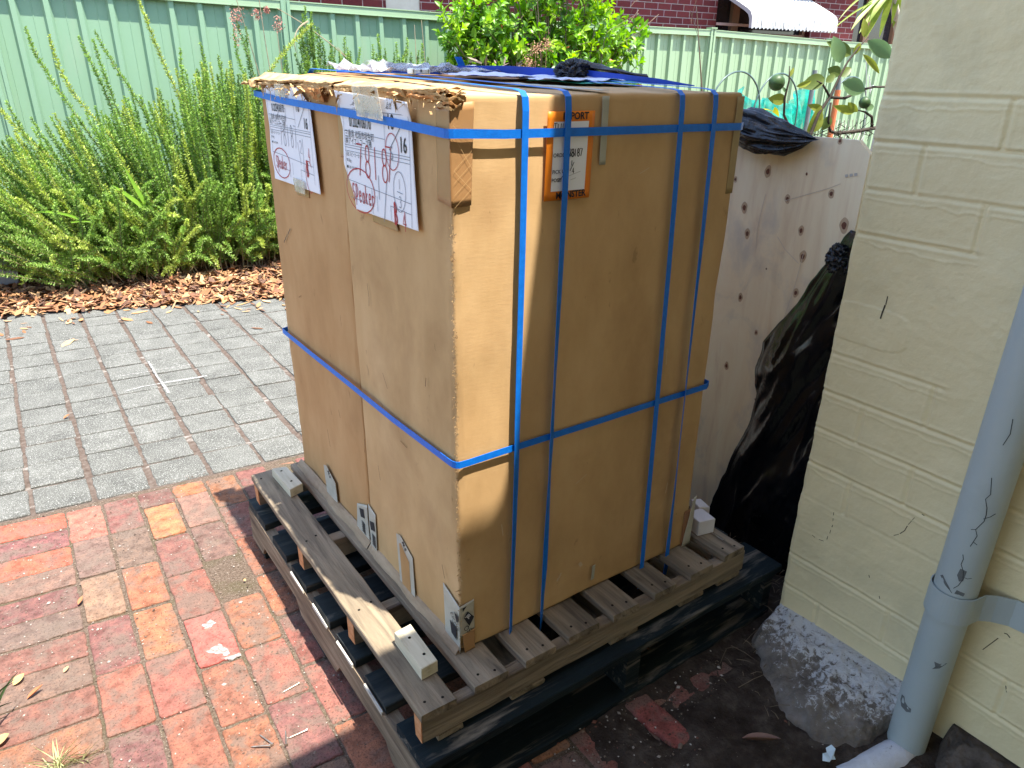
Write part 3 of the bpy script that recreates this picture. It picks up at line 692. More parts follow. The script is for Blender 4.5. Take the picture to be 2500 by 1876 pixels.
# downpipe on the wall
pipe_m = mat('blue_grey_pipe_paint', [(.36, .41, .40), (.40, .45, .44)], 5, 6, rough=.45, spec=.4, bump=.18, bscale=9, bdist=.004,
             speck=((.28, .31, .29), 5, .56, .74, .5), rrough=(.32, .6, 8))
dp = thing('downpipe', (.872, -.605, 0), 'pale blue grey rainwater downpipe with cracked paint on cream wall', 'downpipe')
mb = MB(); pr = .0412; pcx, pcy = .851, -.597
mb.tube([(pcx, pcy, z) for z in (0.0, .3, .395, .40, .7, 1.0, 1.5, 2.2, 2.9)], [pr, pr, pr, pr, pr, pr, pr, pr, pr], 48, caps=False)
mb.build('pipe', pipe_m, dp, smooth=True)
# band with its ear screwed to the wall
mb = MB(); z0, z1 = .397, .463; ro = pr+.0035
pts = [(pcx+ro*math.cos(R(a)), pcy+ro*math.sin(R(a))) for a in range(60, 276, 8)]
pts += [(pcx+.022, pcy-ro-.004), (.892, -.662), (.910, -.690), (.913, -.72), (.913, -.755), (.9135, -.775)]
V = []; F = []
for i, (x, y) in enumerate(pts):
    a = z0; b = z1
    if i > len(pts)-2: a, b = z0+.022, z1-.022
    elif i > len(pts)-3: a, b = z0+.006, z1-.006
    p, q = np.array(pts[max(i-1, 0)]), np.array(pts[min(i+1, len(pts)-1)]); t = (q-p)/np.hypot(*(q-p)); nn = np.array([t[1], -t[0]])*-.0022
    V += [(x, y, a), (x, y, b), (x-nn[0], y-nn[1], b), (x-nn[0], y-nn[1], a)]
    if i:
        k = i*4; F += [(k-4, k, k+1, k-3), (k-3, k+1, k+2, k-2), (k-2, k+2, k+3, k-1), (k-1, k+3, k, k-4)]
F += [(0, 1, 2, 3), (len(V)-1, len(V)-2, len(V)-3, len(V)-4)]
br = link_mesh('pipe_bracket', V, F, pipe_m, dp, smooth=False)
mb = MB(); mb.tube([(.9135, -.735, .43), (.905, -.735, .43), (.9035, -.735, .43)], [.0085, .0085, .005], 14); mb.build('screw', pipe_m, br, smooth=False)
# peeled patches and cracks, hugging the pipe
def onpipe(y, z, off=.0006):
    dy = max(-pr*.98, min(pr*.98, y-pcy)); k = math.asin(dy/pr); a = math.pi-k
    return (pcx+(pr+off)*math.cos(a), pcy+(pr+off)*math.sin(a), z+ZP)
peel_m = mat('bare_zinc', [(.09, .10, .10), (.16, .17, .17)], 30, 5, rough=.6, spec=.4)
crack_m = mat('paint_crack', [(.05, .058, .058)], rough=.9)
lines = [[(-.613, .60), (-.616, .57), (-.611, .545)], [(-.610, .475), (-.614, .452), (-.616, .44), (-.611, .428), (-.617, .41), (-.619, .395), (-.619, .38), (-.611, .358), (-.616, .345), (-.613, .328), (-.611, .318)],
         [(-.611, .358), (-.604, .355)], [(-.617, .385), (-.625, .392), (-.63, .40)], [(-.613, .33), (-.62, .325)], [(-.604, .295), (-.607, .285), (-.606, .272), (-.613, .258), (-.616, .24), (-.612, .222), (-.606, .212)],
         [(-.614, .245), (-.622, .243), (-.627, .246)], [(-.606, .20), (-.60, .206), (-.594, .209)]]
multi('crack', [strokes([l], .0013, lambda a, b: onpipe(a, b, .0007)) for l in lines], crack_m, dp)
def blob(pts, off=.0006):
    c = np.mean(pts, 0); V = [onpipe(*c, off)]+[onpipe(*p, off) for p in pts]; n = len(pts)
    return V, [(0, 1+i, 1+(i+1) % n) for i in range(n)]
pc = [blob([(-.607, .262), (-.618, .260), (-.617, .235), (-.611, .232), (-.605, .245)]), blob([(-.580, .228), (-.575, .222), (-.590, .21), (-.602, .203), (-.600, .209), (-.590, .219)]),
      blob([(-.610, .201), (-.624, .199), (-.625, .207), (-.612, .211)]), blob([(-.613, .020), (-.622, .018), (-.632, .022), (-.624, .006), (-.613, -.001), (-.617, .008)]),
      blob([(-.571, -.115), (-.579, -.112), (-.583, -.122), (-.596, -.130), (-.600, -.128), (-.601, -.138), (-.592, -.144), (-.578, -.142), (-.571, -.130)])]
multi('peeled_patch', pc, peel_m, dp)
lime = mat('whitewashed_concrete', [(.45, .46, .48), (.62, .63, .66), (.72, .73, .76)], 12, 8, rough=.9, bump=.6, bscale=50, bdist=.006, speck=((.12, .11, .10), 30, .62, .68, .7))
mb = MB(); mb.tube([(.84, -.605, -.018), (.80, -.598, -.012), (.74, -.585, -.012), (.69, -.572, -.014), (.655, -.56, -.018)], [.042, .040, .036, .033, .030], 20)
sh = mb.build('outlet_shoe', lime, dp, smooth=True); sh['label'] = 'flaking white outlet shoe at the foot of the pipe'

# ================================================================== PALLETS
def plank(name, lo, hi, mt, parent, bev=.002, wear=.0009, seg=None, label=None):
    """a sawn board with slightly wandering edges"""
    lo = np.array(lo, float); hi = np.array(hi, float); d = hi-lo; ax = int(np.argmax(d)); n = max(4, int(d[ax]/.05))
    o1, o2 = [i for i in range(3) if i != ax]
    V = []; b = bev
    prof = [(b, 0), (1, 0), (2, b), (2, 3), (1, 4), (0, 4)]
    for i in range(n+1):
        t = lo[ax]+d[ax]*i/n
        w1, h1 = d[o1], d[o2]
        pr_ = [(b, 0), (w1-b, 0), (w1, b), (w1, h1-b), (w1-b, h1), (b, h1), (0, h1-b), (0, b)]
        j1, j2 = rng.normal(0, wear, 2); j3 = rng.normal(0, wear*.4)
        for p, q in pr_:
            v = np.zeros(3); v[ax] = t+(rng.normal(0, .0008) if i in (0, n) else 0)
            v[o1] = lo[o1]+p+(j1 if p < w1/2 else j2); v[o2] = lo[o2]+q+j3*(q > h1/2)
            V.append(tuple(v))
    F = [tuple(range(8)), tuple(n*8+k for k in range(7, -1, -1))]
    for i in range(n):
        for k in range(8): F.append((i*8+k, (i+1)*8+k, (i+1)*8+(k+1) % 8, i*8+(k+1) % 8))
    me = link_mesh(name, V, F, mt, parent)
    bm_fix(me)
    if label: me['label'] = label
    return me
up = thing('wooden_pallet', (.34, .45, .17), 'weathered grey wooden pallet directly under the cardboard boxes', 'pallet', None)
dz = .020
def nailheads(mb, pts, z):
    for x, y in pts:
        m_ = MB(); m_.tube([(x, y, z-.002), (x, y, z+.0008)], [.0032, .0032], 8); m_.build('nail_head', hole, mb)
for i, (a, b) in enumerate([(-.154, -.073), (-.028, .056), (.1, .185), (.223, .313), (.355, .436), (.49, .567), (.619, .703), (.753, .835)]):
    y0 = -.104+rng.normal(0, .002)
    p = plank('deck_board', (a, y0, ZP-dz), (b, 1.005+rng.normal(0, .004), ZP), wood_grey, up, wear=.0006 if i == 0 else .0005)
    cx_ = (a+b)/2
    nailheads(p, [(cx_+.018, -.085), (cx_-.018, -.075)]+([(cx_+.02, .26), (cx_-.015, .25), (cx_+.01, .59), (cx_-.02, .58), (cx_-.02, .97), (cx_+.02, .965)] if i in (0,) else []), ZP)
for y0, y1 in ((-.098, -.068), (.235, .270), (.57, .605), (.955, .99)):
    s = plank('stringer', (-.150, y0, .186), (.832 if y0 > 0 else .845, y1, ZP-dz-.0005), wood_greyx, up)
    mb = MB(); mb.box((-.1525, y0+.001, .188), (-.1505, y1-.001, ZP-dz-.002), jit=.0006); mb.build('sawn_end', wood_end, s)
for a, b in ((-.115, -.055), (.07, .16), (.36, .45), (.60, .69), (.745, .835)):
    plank('bottom_board', (a, -.097, .1715), (b, 1.0, .1855), wood_grey, up)
lp = thing('wooden_pallet', (.4, .45, 0), 'larger dark blue green pallet on the ground beneath the grey pallet', 'pallet', None)
for i, (a, b) in enumerate([(-.137, -.005), (.045, .153), (.206, .315), (.36, .477), (.526, .638), (.683, .80), (.872, 1.041)]):
    q = plank('deck_board', (-.166, a, .146), (.975 if i == 0 else .965, b, .1695), wood_dark if i else wood_blue, lp, wear=.0012)
for x0, x1 in ((-.170, -.138), (.395, .44), (.925, .96)):
    # notched stringer
    prof = [(-.125, .025), (-.125, .1455), (1.035, .1455), (1.035, .025), (.93, .025), (.93, .026), (.90, .065), (.62, .068), (.59, .026), (.34, .025), (.31, .065), (.05, .066), (.02, .025)]
    V = [(x, y, z) for x in (x0, x1) for y, z in prof]; n = len(prof)
    F = [tuple(range(n)), tuple(range(2*n-1, n-1, -1))]+[(i, n+i, n+(i+1) % n, (i+1) % n) for i in range(n)]
    o = link_mesh('stringer', V, F, wood_side if x0 < 0 else wood_blue, lp); bm_fix(o)
for a, b in ((-.135, -.03), (.43, .53), (.93, 1.03)):
    plank('bottom_board', (-.164, a, .002), (.955, b, .0245), wood_blue if a < 0 else wood_dark, lp)
# pale chipped edges on the deck board ends
chipm = mat('pale_chipped_edge', [(.40, .37, .30), (.62, .59, .52)], 30, 6, rough=.8, bump=.4, bscale=60)
for a, b in [(.045, .153), (.206, .315), (.36, .477), (.526, .638)]:
    mb = MB(); mb.box((-.1745, a+.004, .147), (-.1705, b-.01, .1565), jit=.0012); mb.build('chipped_edge', chipm, lp)

# pine blocks on the left deck board
def block(name, poly, z0, z1, mt, label, cat, group=None, bev=.0015, holes=()):
    mb = MB(); P = np.array(poly); c = P.mean(0)
    def rg(s, z): return [(*(c+(p-c)*(1-s/np.hypot(*(p-c)))), z) for p in P]
    V = rg(bev, z0)+rg(0, z0+bev)+rg(0, z1-bev)+rg(bev*1.4, z1)
    F = [(3, 2, 1, 0), (12, 13, 14, 15)]+[(k*4+i, k*4+(i+1) % 4, k*4+4+(i+1) % 4, k*4+4+i) for k in range(3) for i in range(4)]
    o = link_mesh(name, V, F, mt); tag(o, label, cat, group); bm_fix(o)
    if holes:
        for x, y in holes:
            mb = MB(); mb.tube([(x, y, z1-.002), (x, y, z1+.0006)], [.0035, .0035], 10); mb.build('screw_hole', hole, o)
    return o
block('wood_block', [(-.095, .810), (-.052, .825), (-.058, .950), (-.100, .962)], ZP+.001, ZP+.030, pine, 'pale pine block at the far end of the left deck board, in shade', 'wood block', None, holes=((-.08, .93), (-.075, .855)))
block('wood_block', [(-.110, -.024), (-.070, -.021), (-.066, .108), (-.108, .104)], ZP+.001, ZP+.033, pine, 'pale pine block near the front corner of the pallet, one end in sun', 'wood block', None, holes=((-.088, .07), (-.085, .01)))
block('wood_block', [(.762, .0), (.812, -.012), (.822, .045), (.772, .055)], ZP+.001, ZP+.047, pine_white, 'small white painted offcut with split brown end on the right deck board', 'wood block')
block('wood_block', [(.812, .046), (.838, .030), (.850, .075), (.824, .088)], ZP+.001, ZP+.052, pine_white, 'narrow white offcut standing behind the split one', 'wood block')
def nail(p0, p1, r=.0017, label='', group=None):
    p0, p1 = Vector(p0), Vector(p1); d = (p1-p0).normalized()
    mb = MB(); mb.tube([p0, p0+d*.0015, p0+d*.0016, p1-d*.006, p1], [r*2.3, r*2.3, r, r, r*.2], 8)
    return tag(mb.build('nail', metal_m, smooth=False), label, 'nail', group)
G1 = 'loose nails on the red brick paving'
nail((-.256, .378, .005), (-.302, .374, .003), label='loose nail lying alone beyond the other nails on red brick', group=G1)
nail((-.289, .230, .005), (-.335, .234, .003), label='loose nail nearest to the pallet in the cluster of four', group=G1)
nail((-.344, .216, .006), (-.331, .261, .003), label='loose nail crossing the tip of the one nearest the pallet', group=G1)
nail((-.369, .236, .005), (-.386, .282, .003), label='loose nail at the left of the cluster pointing away toward the pavers', group=G1)
nail((-.375, .234, .008), (-.413, .260, .003), label='loose nail lying flat at the far left of the cluster', group=G1)
nail((.80, -.055, ZP+.006), (.805, .0, ZP+.003), r=.0012, label='thin silver nail on the right deck board before the white offcuts', group=None)

# ================================================================== CARDBOARD BOXES
HB = 1.135
def boxbody(name, x0, x1, y0, y1, z0, z1, mt, label, seed, crush):
    n = 60; r = .007
    V = []; F = []; base = 0
    lo = np.array([x0, y0, z0]); hi = np.array([x1, y1, z1])
    for ax in range(3):
        for sd in (0, 1):
            u, v, f = grid(n, n)
            # denser near the edges
            uu = .5-.5*np.cos(u*math.pi); vv = .5-.5*np.cos(v*math.pi)
            P = np.zeros((len(u), 3)); o1, o2 = [i for i in range(3) if i != ax]
            P[:, ax] = hi[ax] if sd else lo[ax]; P[:, o1] = lo[o1]+(hi-lo)[o1]*uu; P[:, o2] = lo[o2]+(hi-lo)[o2]*vv
            V.append(P); flip = (sd == 1) ^ (ax == 1)
            F.append((f if flip else f[:, ::-1])+base); base += len(P)
    V = np.vstack(V); F = np.vstack(F)
    I = np.clip(V, lo+r, hi-r); d = V-I; l = np.linalg.norm(d, axis=1, keepdims=True)
    Nn = d/np.maximum(l, 1e-9); V = I+Nn*r
    t = (V-lo)/(hi-lo); mid = lambda q: 4*q*(1-q)
    # gentle bulge of the faces, dents, crushed corner edges
    V = V+Nn*(.004*(mid(t[:, [0]])*mid(t[:, [2]])*(abs(Nn[:, [1]]) > .9)+mid(t[:, [1]])*mid(t[:, [2]])*(abs(Nn[:, [0]]) > .9)))
    V = V+Nn*(.0030*vnoise(V, 4, seed, 2)+.0010*vnoise(V, 16, seed+1, 3))[:, None]
    edge = (np.abs(V[:, 0]-x0) < .012)*(np.abs(V[:, 1]-y0) < .012)
    V = V+Nn*((.003*vnoise(V, 45, seed+2, 3)-.0008)*edge)[:, None]
    V[:, 2] += np.where(V[:, 2] > z1-.02, 1, 0)*(.020*(V[:, 1]/.97)*np.clip(V[:, 0]/.15, 0, 1))
    return tag(link_mesh(name, V, F, mt, smooth=True), label, 'cardboard box')
bxA = boxbody('cardboard_box', .0, .711, .0, .450, ZP+.001, ZP+HB, cardboard, 'tall cardboard box nearest the viewer, with the orange and the larger white label', 3, 1)
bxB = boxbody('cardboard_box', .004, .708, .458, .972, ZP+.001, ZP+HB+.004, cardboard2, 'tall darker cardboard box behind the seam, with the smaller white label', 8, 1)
# --- sheets fixed to the faces
def patchface(name, face, pts, mt, parent, off=.0015, amp=0., seed=0, n=14, label=None, scale=14, th=.0008):
    """quad pts (a,b)x4 on face 'L' (x=0; a=y) or 'R' (y=0; a=x) or 'T'; order tl,tr,br,bl"""
    u, v, F = grid(n, n); p = np.array(pts, float)
    A = (p[0][None]*(1-u)[:, None]+p[1][None]*u[:, None])*(1-v)[:, None]+(p[3][None]*(1-u)[:, None]+p[2][None]*u[:, None])*v[:, None]
    d = off+amp*np.abs(vnoise(np.stack([A[:, 0], A[:, 1], A[:, 0]*0], 1), scale, seed, 3))
    if face == 'L': V = np.stack([-d, A[:, 0], A[:, 1]+ZP], 1); bk = (th, 0, 0)
    elif face == 'R': V = np.stack([A[:, 0], -d, A[:, 1]+ZP], 1); bk = (0, th, 0)
    else: V = np.stack([A[:, 0], A[:, 1], d], 1); bk = (0, 0, -th)
    V, F = sheet_solid(V, F, n, n, bk)
    o = link_mesh(name, V, F, mt, parent, smooth=False); bm_fix(o)
    if label: o['label'] = label
    return o
BUL = .0045
patchface('corner_tape', 'L', [(.040, 1.120), (-.004, 1.122), (-.004, .961), (.041, .967)], brown_tape, bxA, .0028, .0015, 1, label='brown fibre tape down the near corner')
patchface('corner_tape', 'R', [(-.004, 1.121), (.043, 1.125), (.036, .962), (-.002, .960)], brown_tape, bxA, .0028, .0012, 2, label='brown fibre tape wrapped round the near corner')
fib = mat('tape_fibre', [(.54, .34, .15), (.60, .40, .19)], 9, 3, rough=.5)
def onR(x, z, off): return (x, -off, z+ZP)
def onL(y, z, off): return (-off, y, z+ZP)
fl = [[(.002, 1.09-.035*i+(.02 if i % 2 else 0)), (.038, 1.055-.035*i)] for i in range(3)]+[[(.002, 1.02-.02*i), (.037, 1.05-.02*i)] for i in range(4)]
V, F = strokes(fl, .0006, lambda a, b: onR(a, b, .0052)); link_mesh('tape_fibre', V, F, fib, bxA)
patchface('tape_strip', 'R', [(.314, 1.131), (.330, 1.131), (.330, 1.012), (.315, 1.012)], grey_tape, bxA, .006, .001, 5, label='greyed strip of clear tape hanging from the lid')
patchface('brown_patch', 'L', [(.305, .925), (.205, .918), (.19, .888), (.30, .889)], mat('old_tape', [(.36, .225, .09), (.40, .25, .105)], 9, 3, rough=.4), bxA, .0062, .0006, 6, label='old brown tape below the white label')
patchface('brown_patch', 'L', [(.77, .925), (.66, .92), (.665, .885), (.745, .883)], bpy.data.materials['old_tape'], bxB, .0062-.004, .0006, 7)
patchface('side_tape', 'L', [(.449, 1.115), (.415, 1.117), (.418, 1.0), (.449, .999)], brown_tape, bxA, .003, .0006, 8)
patchface('end_tape', 'R', [(.690, 1.128), (.712, 1.128), (.712, .93), (.690, .93)], mat('olive_tape', [(.33, .23, .10), (.37, .26, .12)], 9, 3, rough=.4), bxA, .003, .0006, 9)
patchface('end_tape', 'R', [(.690, .11), (.716, .11), (.716, .004), (.687, .002)], mat('dark_tape', [(.26, .12, .06), (.31, .15, .08)], 9, 3, rough=.4), bxA, .004, .0006, 9)
patchface('torn_flap', 'R', [(.716, .14), (.726, .15), (.722, .0), (.690, -.004)], white_tape, bxA, .006, .002, 9)
# base tape (speaker maker's packing tape)
tA = patchface('packing_tape', 'R', [(-.004, .128), (.032, .134), (.033, .055), (-.004, .045)], white_tape, bxA, .0045, .001, 10, label='white printed packing tape folded round the bottom corner')
patchface('packing_tape', 'L', [(.062, .150), (-.005, .128), (-.005, .004), (.058, .012)], white_tape, bxA, .0045, .001, 11)
patchface('tape_patch', 'R', [(.000, .052), (.033, .056), (.032, .002), (.006, .0)], brown_tape, bxA, .0065, .0006, 12)
V, F = [], []
def poly(pts, mapf):
    return [mapf(*p) for p in pts], [tuple(range(len(pts)))]
pts = [poly([(.004, .098), (.014, .112), (.030, .090), (.018, .070)], lambda a, b: onR(a, b, .0078)), poly([(.002, .126), (.012, .127), (.002, .116)], lambda a, b: onR(a, b, .0078)),
       poly([(.032, .072), (.006, .066), (.004, .034), (.026, .040)], lambda a, b: onL(a, b, .0078)), poly([(.012, .108), (-.003, .104), (-.003, .088), (.004, .086)], lambda a, b: onL(a, b, .0078))]
multi('printed_logo', pts, ink, tA)
ca, sa = math.cos(R(-52)), math.sin(R(-52))
def rotmap(x0, z0, face, off):
    def f(a, b):
        p, q = x0+a*ca-b*sa, z0+a*sa+b*ca
        return onR(p, q, off) if face == 'R' else onL(-p, q, off)
    return f
multi('logo_letters', [text_obj('JBL', .0125, rotmap(.0085, .1005, 'R', .0084), None, None, bold=.0002, xs=.8)], paper, tA)
multi('printed_text', [text_obj('EKOS', .018, rotmap(-.030, .094, 'L', .0082), None, None), text_obj('OS', .018, rotmap(.001, .070, 'R', .0084), None, None)], ink, tA)
# hand-hole tape patches at the foot of the left faces
def handhole(parent, yl, yr, zt, zb, off=.0035, brown=True):
    w_ = yl-yr
    pts = [(yl, zt), (yl-.25*w_, zt+.006), (yr, zt-.022), (yr-.003, zb), (yl-.006, zb-.004)]
    V = [onL(a, b, off) for a, b in pts]; V2 = [onL(a, b, off-.001) for a, b in pts]; n = len(pts)
    o = link_mesh('tape_window', V+V2, [tuple(range(n)), tuple(range(2*n-1, n-1, -1))]+[(i, (i+1) % n, n+(i+1) % n, n+i) for i in range(n)], white_tape, parent); bm_fix(o)
    if brown:
        pts = [(yl-.014, zt-.020), (yl-.03*w_-.020, zt-.014), (yr+.018, zt-.045), (yr+.016, zb-.004), (yl-.020, zb-.004)]
        V = [onL(a, b, off+.0006) for a, b in pts]; o2 = link_mesh('cardboard_tab', V, [tuple(range(5))], cardboard2, o); bm_fix(o2)
    parts = [text_obj('M.S', .016, rotmap(-(yl-.030), zt-.006, 'L', off+.0011), None, None, bold=.0004)]
    V, F = joinmesh(parts); link_mesh('printed_text', V, F, ink, o)
    return o
handhole(bxA, .284, .203, .148, .006, .0060)
handhole(bxB, .765, .682, .106, .02, .0020, False)
for par, pl, offs in ((bxA, [(.447, .143), (.405, .132), (.412, .012), (.447, .006)], .0045), (bxB, [(.53, .100), (.462, .130), (.462, .004), (.545, .0)], .0015)):
    o = patchface('packing_tape', 'L', pl, white_tape, par, offs, .0008, 13)
    c0 = (pl[0][0]+pl[1][0])/2
    V, F = joinmesh([poly([(c0+.017, .095), (c0-.010, .104), (c0-.014, .078), (c0+.012, .070)], lambda a, b: onL(a, b, offs+.0016)),
                     strokes([[(c0+.008, .060-.006*i), (c0-.012, .056-.006*i)] for i in range(6)], .0032, lambda a, b: onL(a, b, offs+.0016))])
    o3 = link_mesh('printed_logo', V, F, ink, o); bm_fix(o3)
# bottom folded flange along the foot of the left faces
mb = MB()
for k, (a, b) in enumerate(((-.002, .452), (.455, .985))):
    n = 46; V = []; F = []
    for i in range(n+1):
        y = a+(b-a)*i/n; w1 = .012+.0018*math.sin(i*.37+k)+rng.normal(0, .0007); zz = .006+.002*math.sin(i*.23)+rng.normal(0, .0005)
        V += [(0.004, y, ZP+.016+zz), (-.004, y, ZP+.012+zz), (-w1, y, ZP+.004+zz*.3), (-w1-.003, y, ZP+.0012), (.0, y, ZP+.001)]
        if i:
            q = len(V)-10; F += [(q+j, q+5+j, q+6+j, q+1+j) for j in range(4)]
    o = link_mesh('bottom_flange', V, F, mat('scuffed_flange', [(.24, .165, .10), (.36, .26, .165), (.44, .33, .22)], 25, 8, (1, .3, 2), rough=.9, bump=.5, bscale=60, bdist=.003) if k == 0 else bpy.data.materials['scuffed_flange'], bxA if k == 0 else bxB)
    bm_fix(o)
# torn lid edges: several ragged layers over the left top edge
def ragged(name, parent, ya, yb, zt, hang, out, mt, seed, n=None, inner=.05, amp=1., lift=0., xin=.03, tong=1.):
    n = n or int((yb-ya)/.0013)
    t = np.linspace(0, 1, n); y = ya+(yb-ya)*t
    Q = np.stack([y, y*0+seed, y*0], 1)
    o_ = out*(.35+1.3*np.abs(vnoise(Q, 11, seed, 5)))*amp+.0008
    tn = np.clip(vnoise(Q, 13, seed+1, 2)-.18, 0, 1)
    h_ = hang*(.18+.45*np.abs(vnoise(Q, 55, seed+9, 4))+3.2*tong*tn)
    z1 = zt+.0050*vnoise(Q, 13, seed+3, 4)+lift
    rows = []
    for k, (xx, zz) in enumerate(((xin, lift+zt+y*.016), (xin*.4, z1+.0028+.0020*vnoise(Q, 40, seed+5)), (-o_*.45, z1+.0014*vnoise(Q, 45, seed+6)), (-o_, z1-.002+.0016*vnoise(Q, 70, seed+7, 4)), (-o_*(.9-1.2*tn), z1-.002-h_*.5), (-o_*(.8-2.*tn)-.001, z1-.003-h_))):
        rows.append(np.stack([xx+y*0+(.0008*vnoise(Q, 110, seed+8+k, 4) if k else 0), y+(.0016*vnoise(Q, 50, seed+20+k)), zz+y*0], 1))
    V = np.vstack(rows); nv = len(rows)
    i = np.arange(n*nv).reshape(nv, n)
    F = np.stack([i[:-1, :-1].ravel(), i[:-1, 1:].ravel(), i[1:, 1:].ravel(), i[1:, :-1].ravel()], 1)
    V, F = sheet_solid(V, F, n, nv, (.0014, 0, -.0009))
    o = link_mesh(name, V, F, mt, parent, smooth=False); bm_fix(o); return o
zt = ZP+HB
ragged('torn_lid_edge', bxB, .455, .990, zt+.0085, .007, .012, torn, 1, tong=.8)['label'] = 'ragged peeled edge of the lid'
ragged('torn_lid_edge', bxB, .460, .960, zt+.003, .009, .007, torn, 31, tong=1.1)
ragged('torn_liner', bxB, .50, .62, zt-.002, .018, .016, torn_in, 6)
ragged('torn_lid_edge', bxB, .458, .56, zt+.001, .022, .010, torn, 16, tong=1.1)
ragged('torn_lid_edge', bxA, .0, .452, zt+.0070, .0065, .011, torn, 2, tong=.7)['label'] = 'ragged peeled edge of the lid'
ragged('torn_lid_edge', bxA, .0, .450, zt+.003, .010, .007, torn, 25, tong=.6)
ragged('torn_liner', bxA, .03, .20, zt-.001, .008, .012, torn_in, 7, tong=.6)
ragged('torn_lid_edge', bxA, -.002, .07, zt-.003, .013, .008, torn, 45)
def shreds(parent, ya, yb, k, seed):
    r = np.random.default_rng(seed); V = []; F = []
    for i in range(k):
        p = np.array([-.010-r.random()*.008, r.uniform(ya, yb), zt-.004-r.gamma(1.2, .006)]); a = r.normal(0, 1, 3)*[.5, 1, .9]; a /= np.linalg.norm(a); l = r.gamma(2., .0042)+.003
        s_ = np.cross(a, r.normal(0, 1, 3)); s_ /= np.linalg.norm(s_); w_ = l*r.uniform(.15, .5); bend = np.array([-.3, 0, -.4])*l
        b_ = len(V); V += [p-s_*w_*.5, p+s_*w_*.5, p+a*l*.6+s_*w_*.6+bend*.3, p+a*l+bend, p+a*l*.6-s_*w_*.4+bend*.3]; F.append((b_, b_+1, b_+2, b_+3, b_+4))
    return tag(link_mesh('cardboard_shreds', [tuple(v) for v in V], F, torn, parent), kind='stuff')
shreds(bxB, .46, .985, 90, 5); shreds(bxA, .0, .45, 70, 6)
# crumpled far corner of the lid
nu = nv = 26; u, v, F = grid(nu, nv)
P = np.stack([-.030+.075*u, .93+.075*v, u*0+zt+.006], 1); P[:, 2] += .012*vnoise(P, 34, 3, 4)-.025*np.clip(.35-u, 0, 1); P[:, 0] += .008*vnoise(P, 50, 5, 3)
V, F = sheet_solid(P, F, nu, nv, (0, 0, -.003)); o = link_mesh('crumpled_corner', V, F, torn, bxB); bm_fix(o)
# crushed near corner: thin curling plies
r = np.random.default_rng(3)
for k in range(5):
    n_ = 26; t = np.linspace(0, 1, n_); z = zt+.001-.0052*k+r.normal(0, .001); ext = r.uniform(.012, .034)
    x = np.where(t < .4, -.007-.003*math.sin(k*2.1), -.007+(ext+.007)*(t-.4)/.6); y = np.where(t < .4, .030*(1-t/.4)-.002, -.0075-.002*np.sin(t*9+k))
    zc_ = z+.0035*np.sin(t*7+k*1.7)+.003*t; V = []; F = []
    wv = .0016*(1+.8*np.sin(t*23+k))*(1-.7*t)+.0006
    for i in range(n_):
        V += [(x[i], y[i]-.0015, zc_[i]-wv[i]), (x[i], y[i]-.0022, zc_[i]+wv[i]), (x[i]+.006, y[i]+.008, zc_[i]+wv[i]+.001), (x[i]+.006, y[i]+.008, zc_[i]-wv[i])]
        if i: q = i*4; F += [(q-4+j, q+j, q+(j+1) % 4, q-4+(j+1) % 4) for j in range(4)]
    F += [(3, 2, 1, 0), tuple(len(V)-4+j for j in range(4))]
    bm_fix(link_mesh('crushed_ply', V, F, torn if k % 3 else torn_in, bxA))
# frayed vertical edge of the near corner
n = 900; V = []; F = []
for i in range(n):
    z = ZP+.02+rng.random()*(HB-.2); a = rng.uniform(0, 2*math.pi); x, y = -.0005+rng.normal(0, .002), -.0005+rng.normal(0, .002)
    l = rng.gamma(2, .0014); d = np.array([rng.normal(-.3, .6), rng.normal(-.5, .6), rng.normal(0, .8)]); d /= np.linalg.norm(d); w1 = np.array([0, 0, .0006+rng.random()*.0012])
    p = np.array([x, y, z]); b = len(V); V += [tuple(p-w1), tuple(p+w1), tuple(p+d*l+w1*.5), tuple(p+d*l-w1*.5)]; F.append((b, b+1, b+2, b+3))
link_mesh('frayed_edge', V, F, torn, bxA)
# small scuff marks
mk = [[(.895-.014*i, .735+.010*i), (.888-.014*i, .744+.010*i)] for i in range(5)]
multi('scuff_mark', [strokes([l], .0035, lambda a, b: onL(a, b, .0022)) for l in mk], ink, bxB)

pale_sc = mat('pale_scuff', [(.56, .42, .27)], rough=.9)
multi('scuff_mark', [strokes([l], w_, lambda a, b: onR(a, b, .0078)) for l, w_ in (([(.325, .105), (.332, .092)], .009), ([(.262, .085), (.270, .100)], .004), ([(.258, .080), (.262, .088)], .005), ([(.42, .99), (.445, 1.0)], .0014), ([(.55, .60), (.553, .56)], .002), ([(.30, .33), (.33, .345)], .0016), ([(.10, .30), (.104, .27)], .002), ([(.60, .20), (.604, .23)], .002))], pale_sc, bxA)
patchface('clear_tape_scrap', 'R', [(.369, .075), (.378, .077), (.376, .035), (.367, .033)], grey_tape, bxA, .0065, .0006, 44)
dk_sc = mat('dark_scuff', [(.16, .09, .04)], rough=.9)
multi('scuff_mark', [strokes([l], w_, lambda a, b: onL(a, b, .0074)) for l, w_ in (([(.10, .62), (.104, .60)], .0022), ([(.36, .30), (.352, .262)], .0016), ([(.35, .75), (.345, .72), (.348, .70)], .0016), ([(.20, .42), (.23, .424)], .0014), ([(.43, .34), (.436, .30)], .002), ([(.06, .20), (.05, .17)], .002), ([(.30, .56), (.28, .53)], .0013))], dk_sc, bxA)
multi('scuff_mark', [strokes([l], w_, lambda a, b: onL(a, b, .0030)) for l, w_ in (([(.95, .30), (.945, .26)], .002), ([(.93, .45), (.932, .42)], .0016), ([(.60, .35), (.592, .33)], .0018), ([(.82, .60), (.80, .61)], .0014), ([(.70, .25), (.69, .20)], .0016))], dk_sc, bxB)
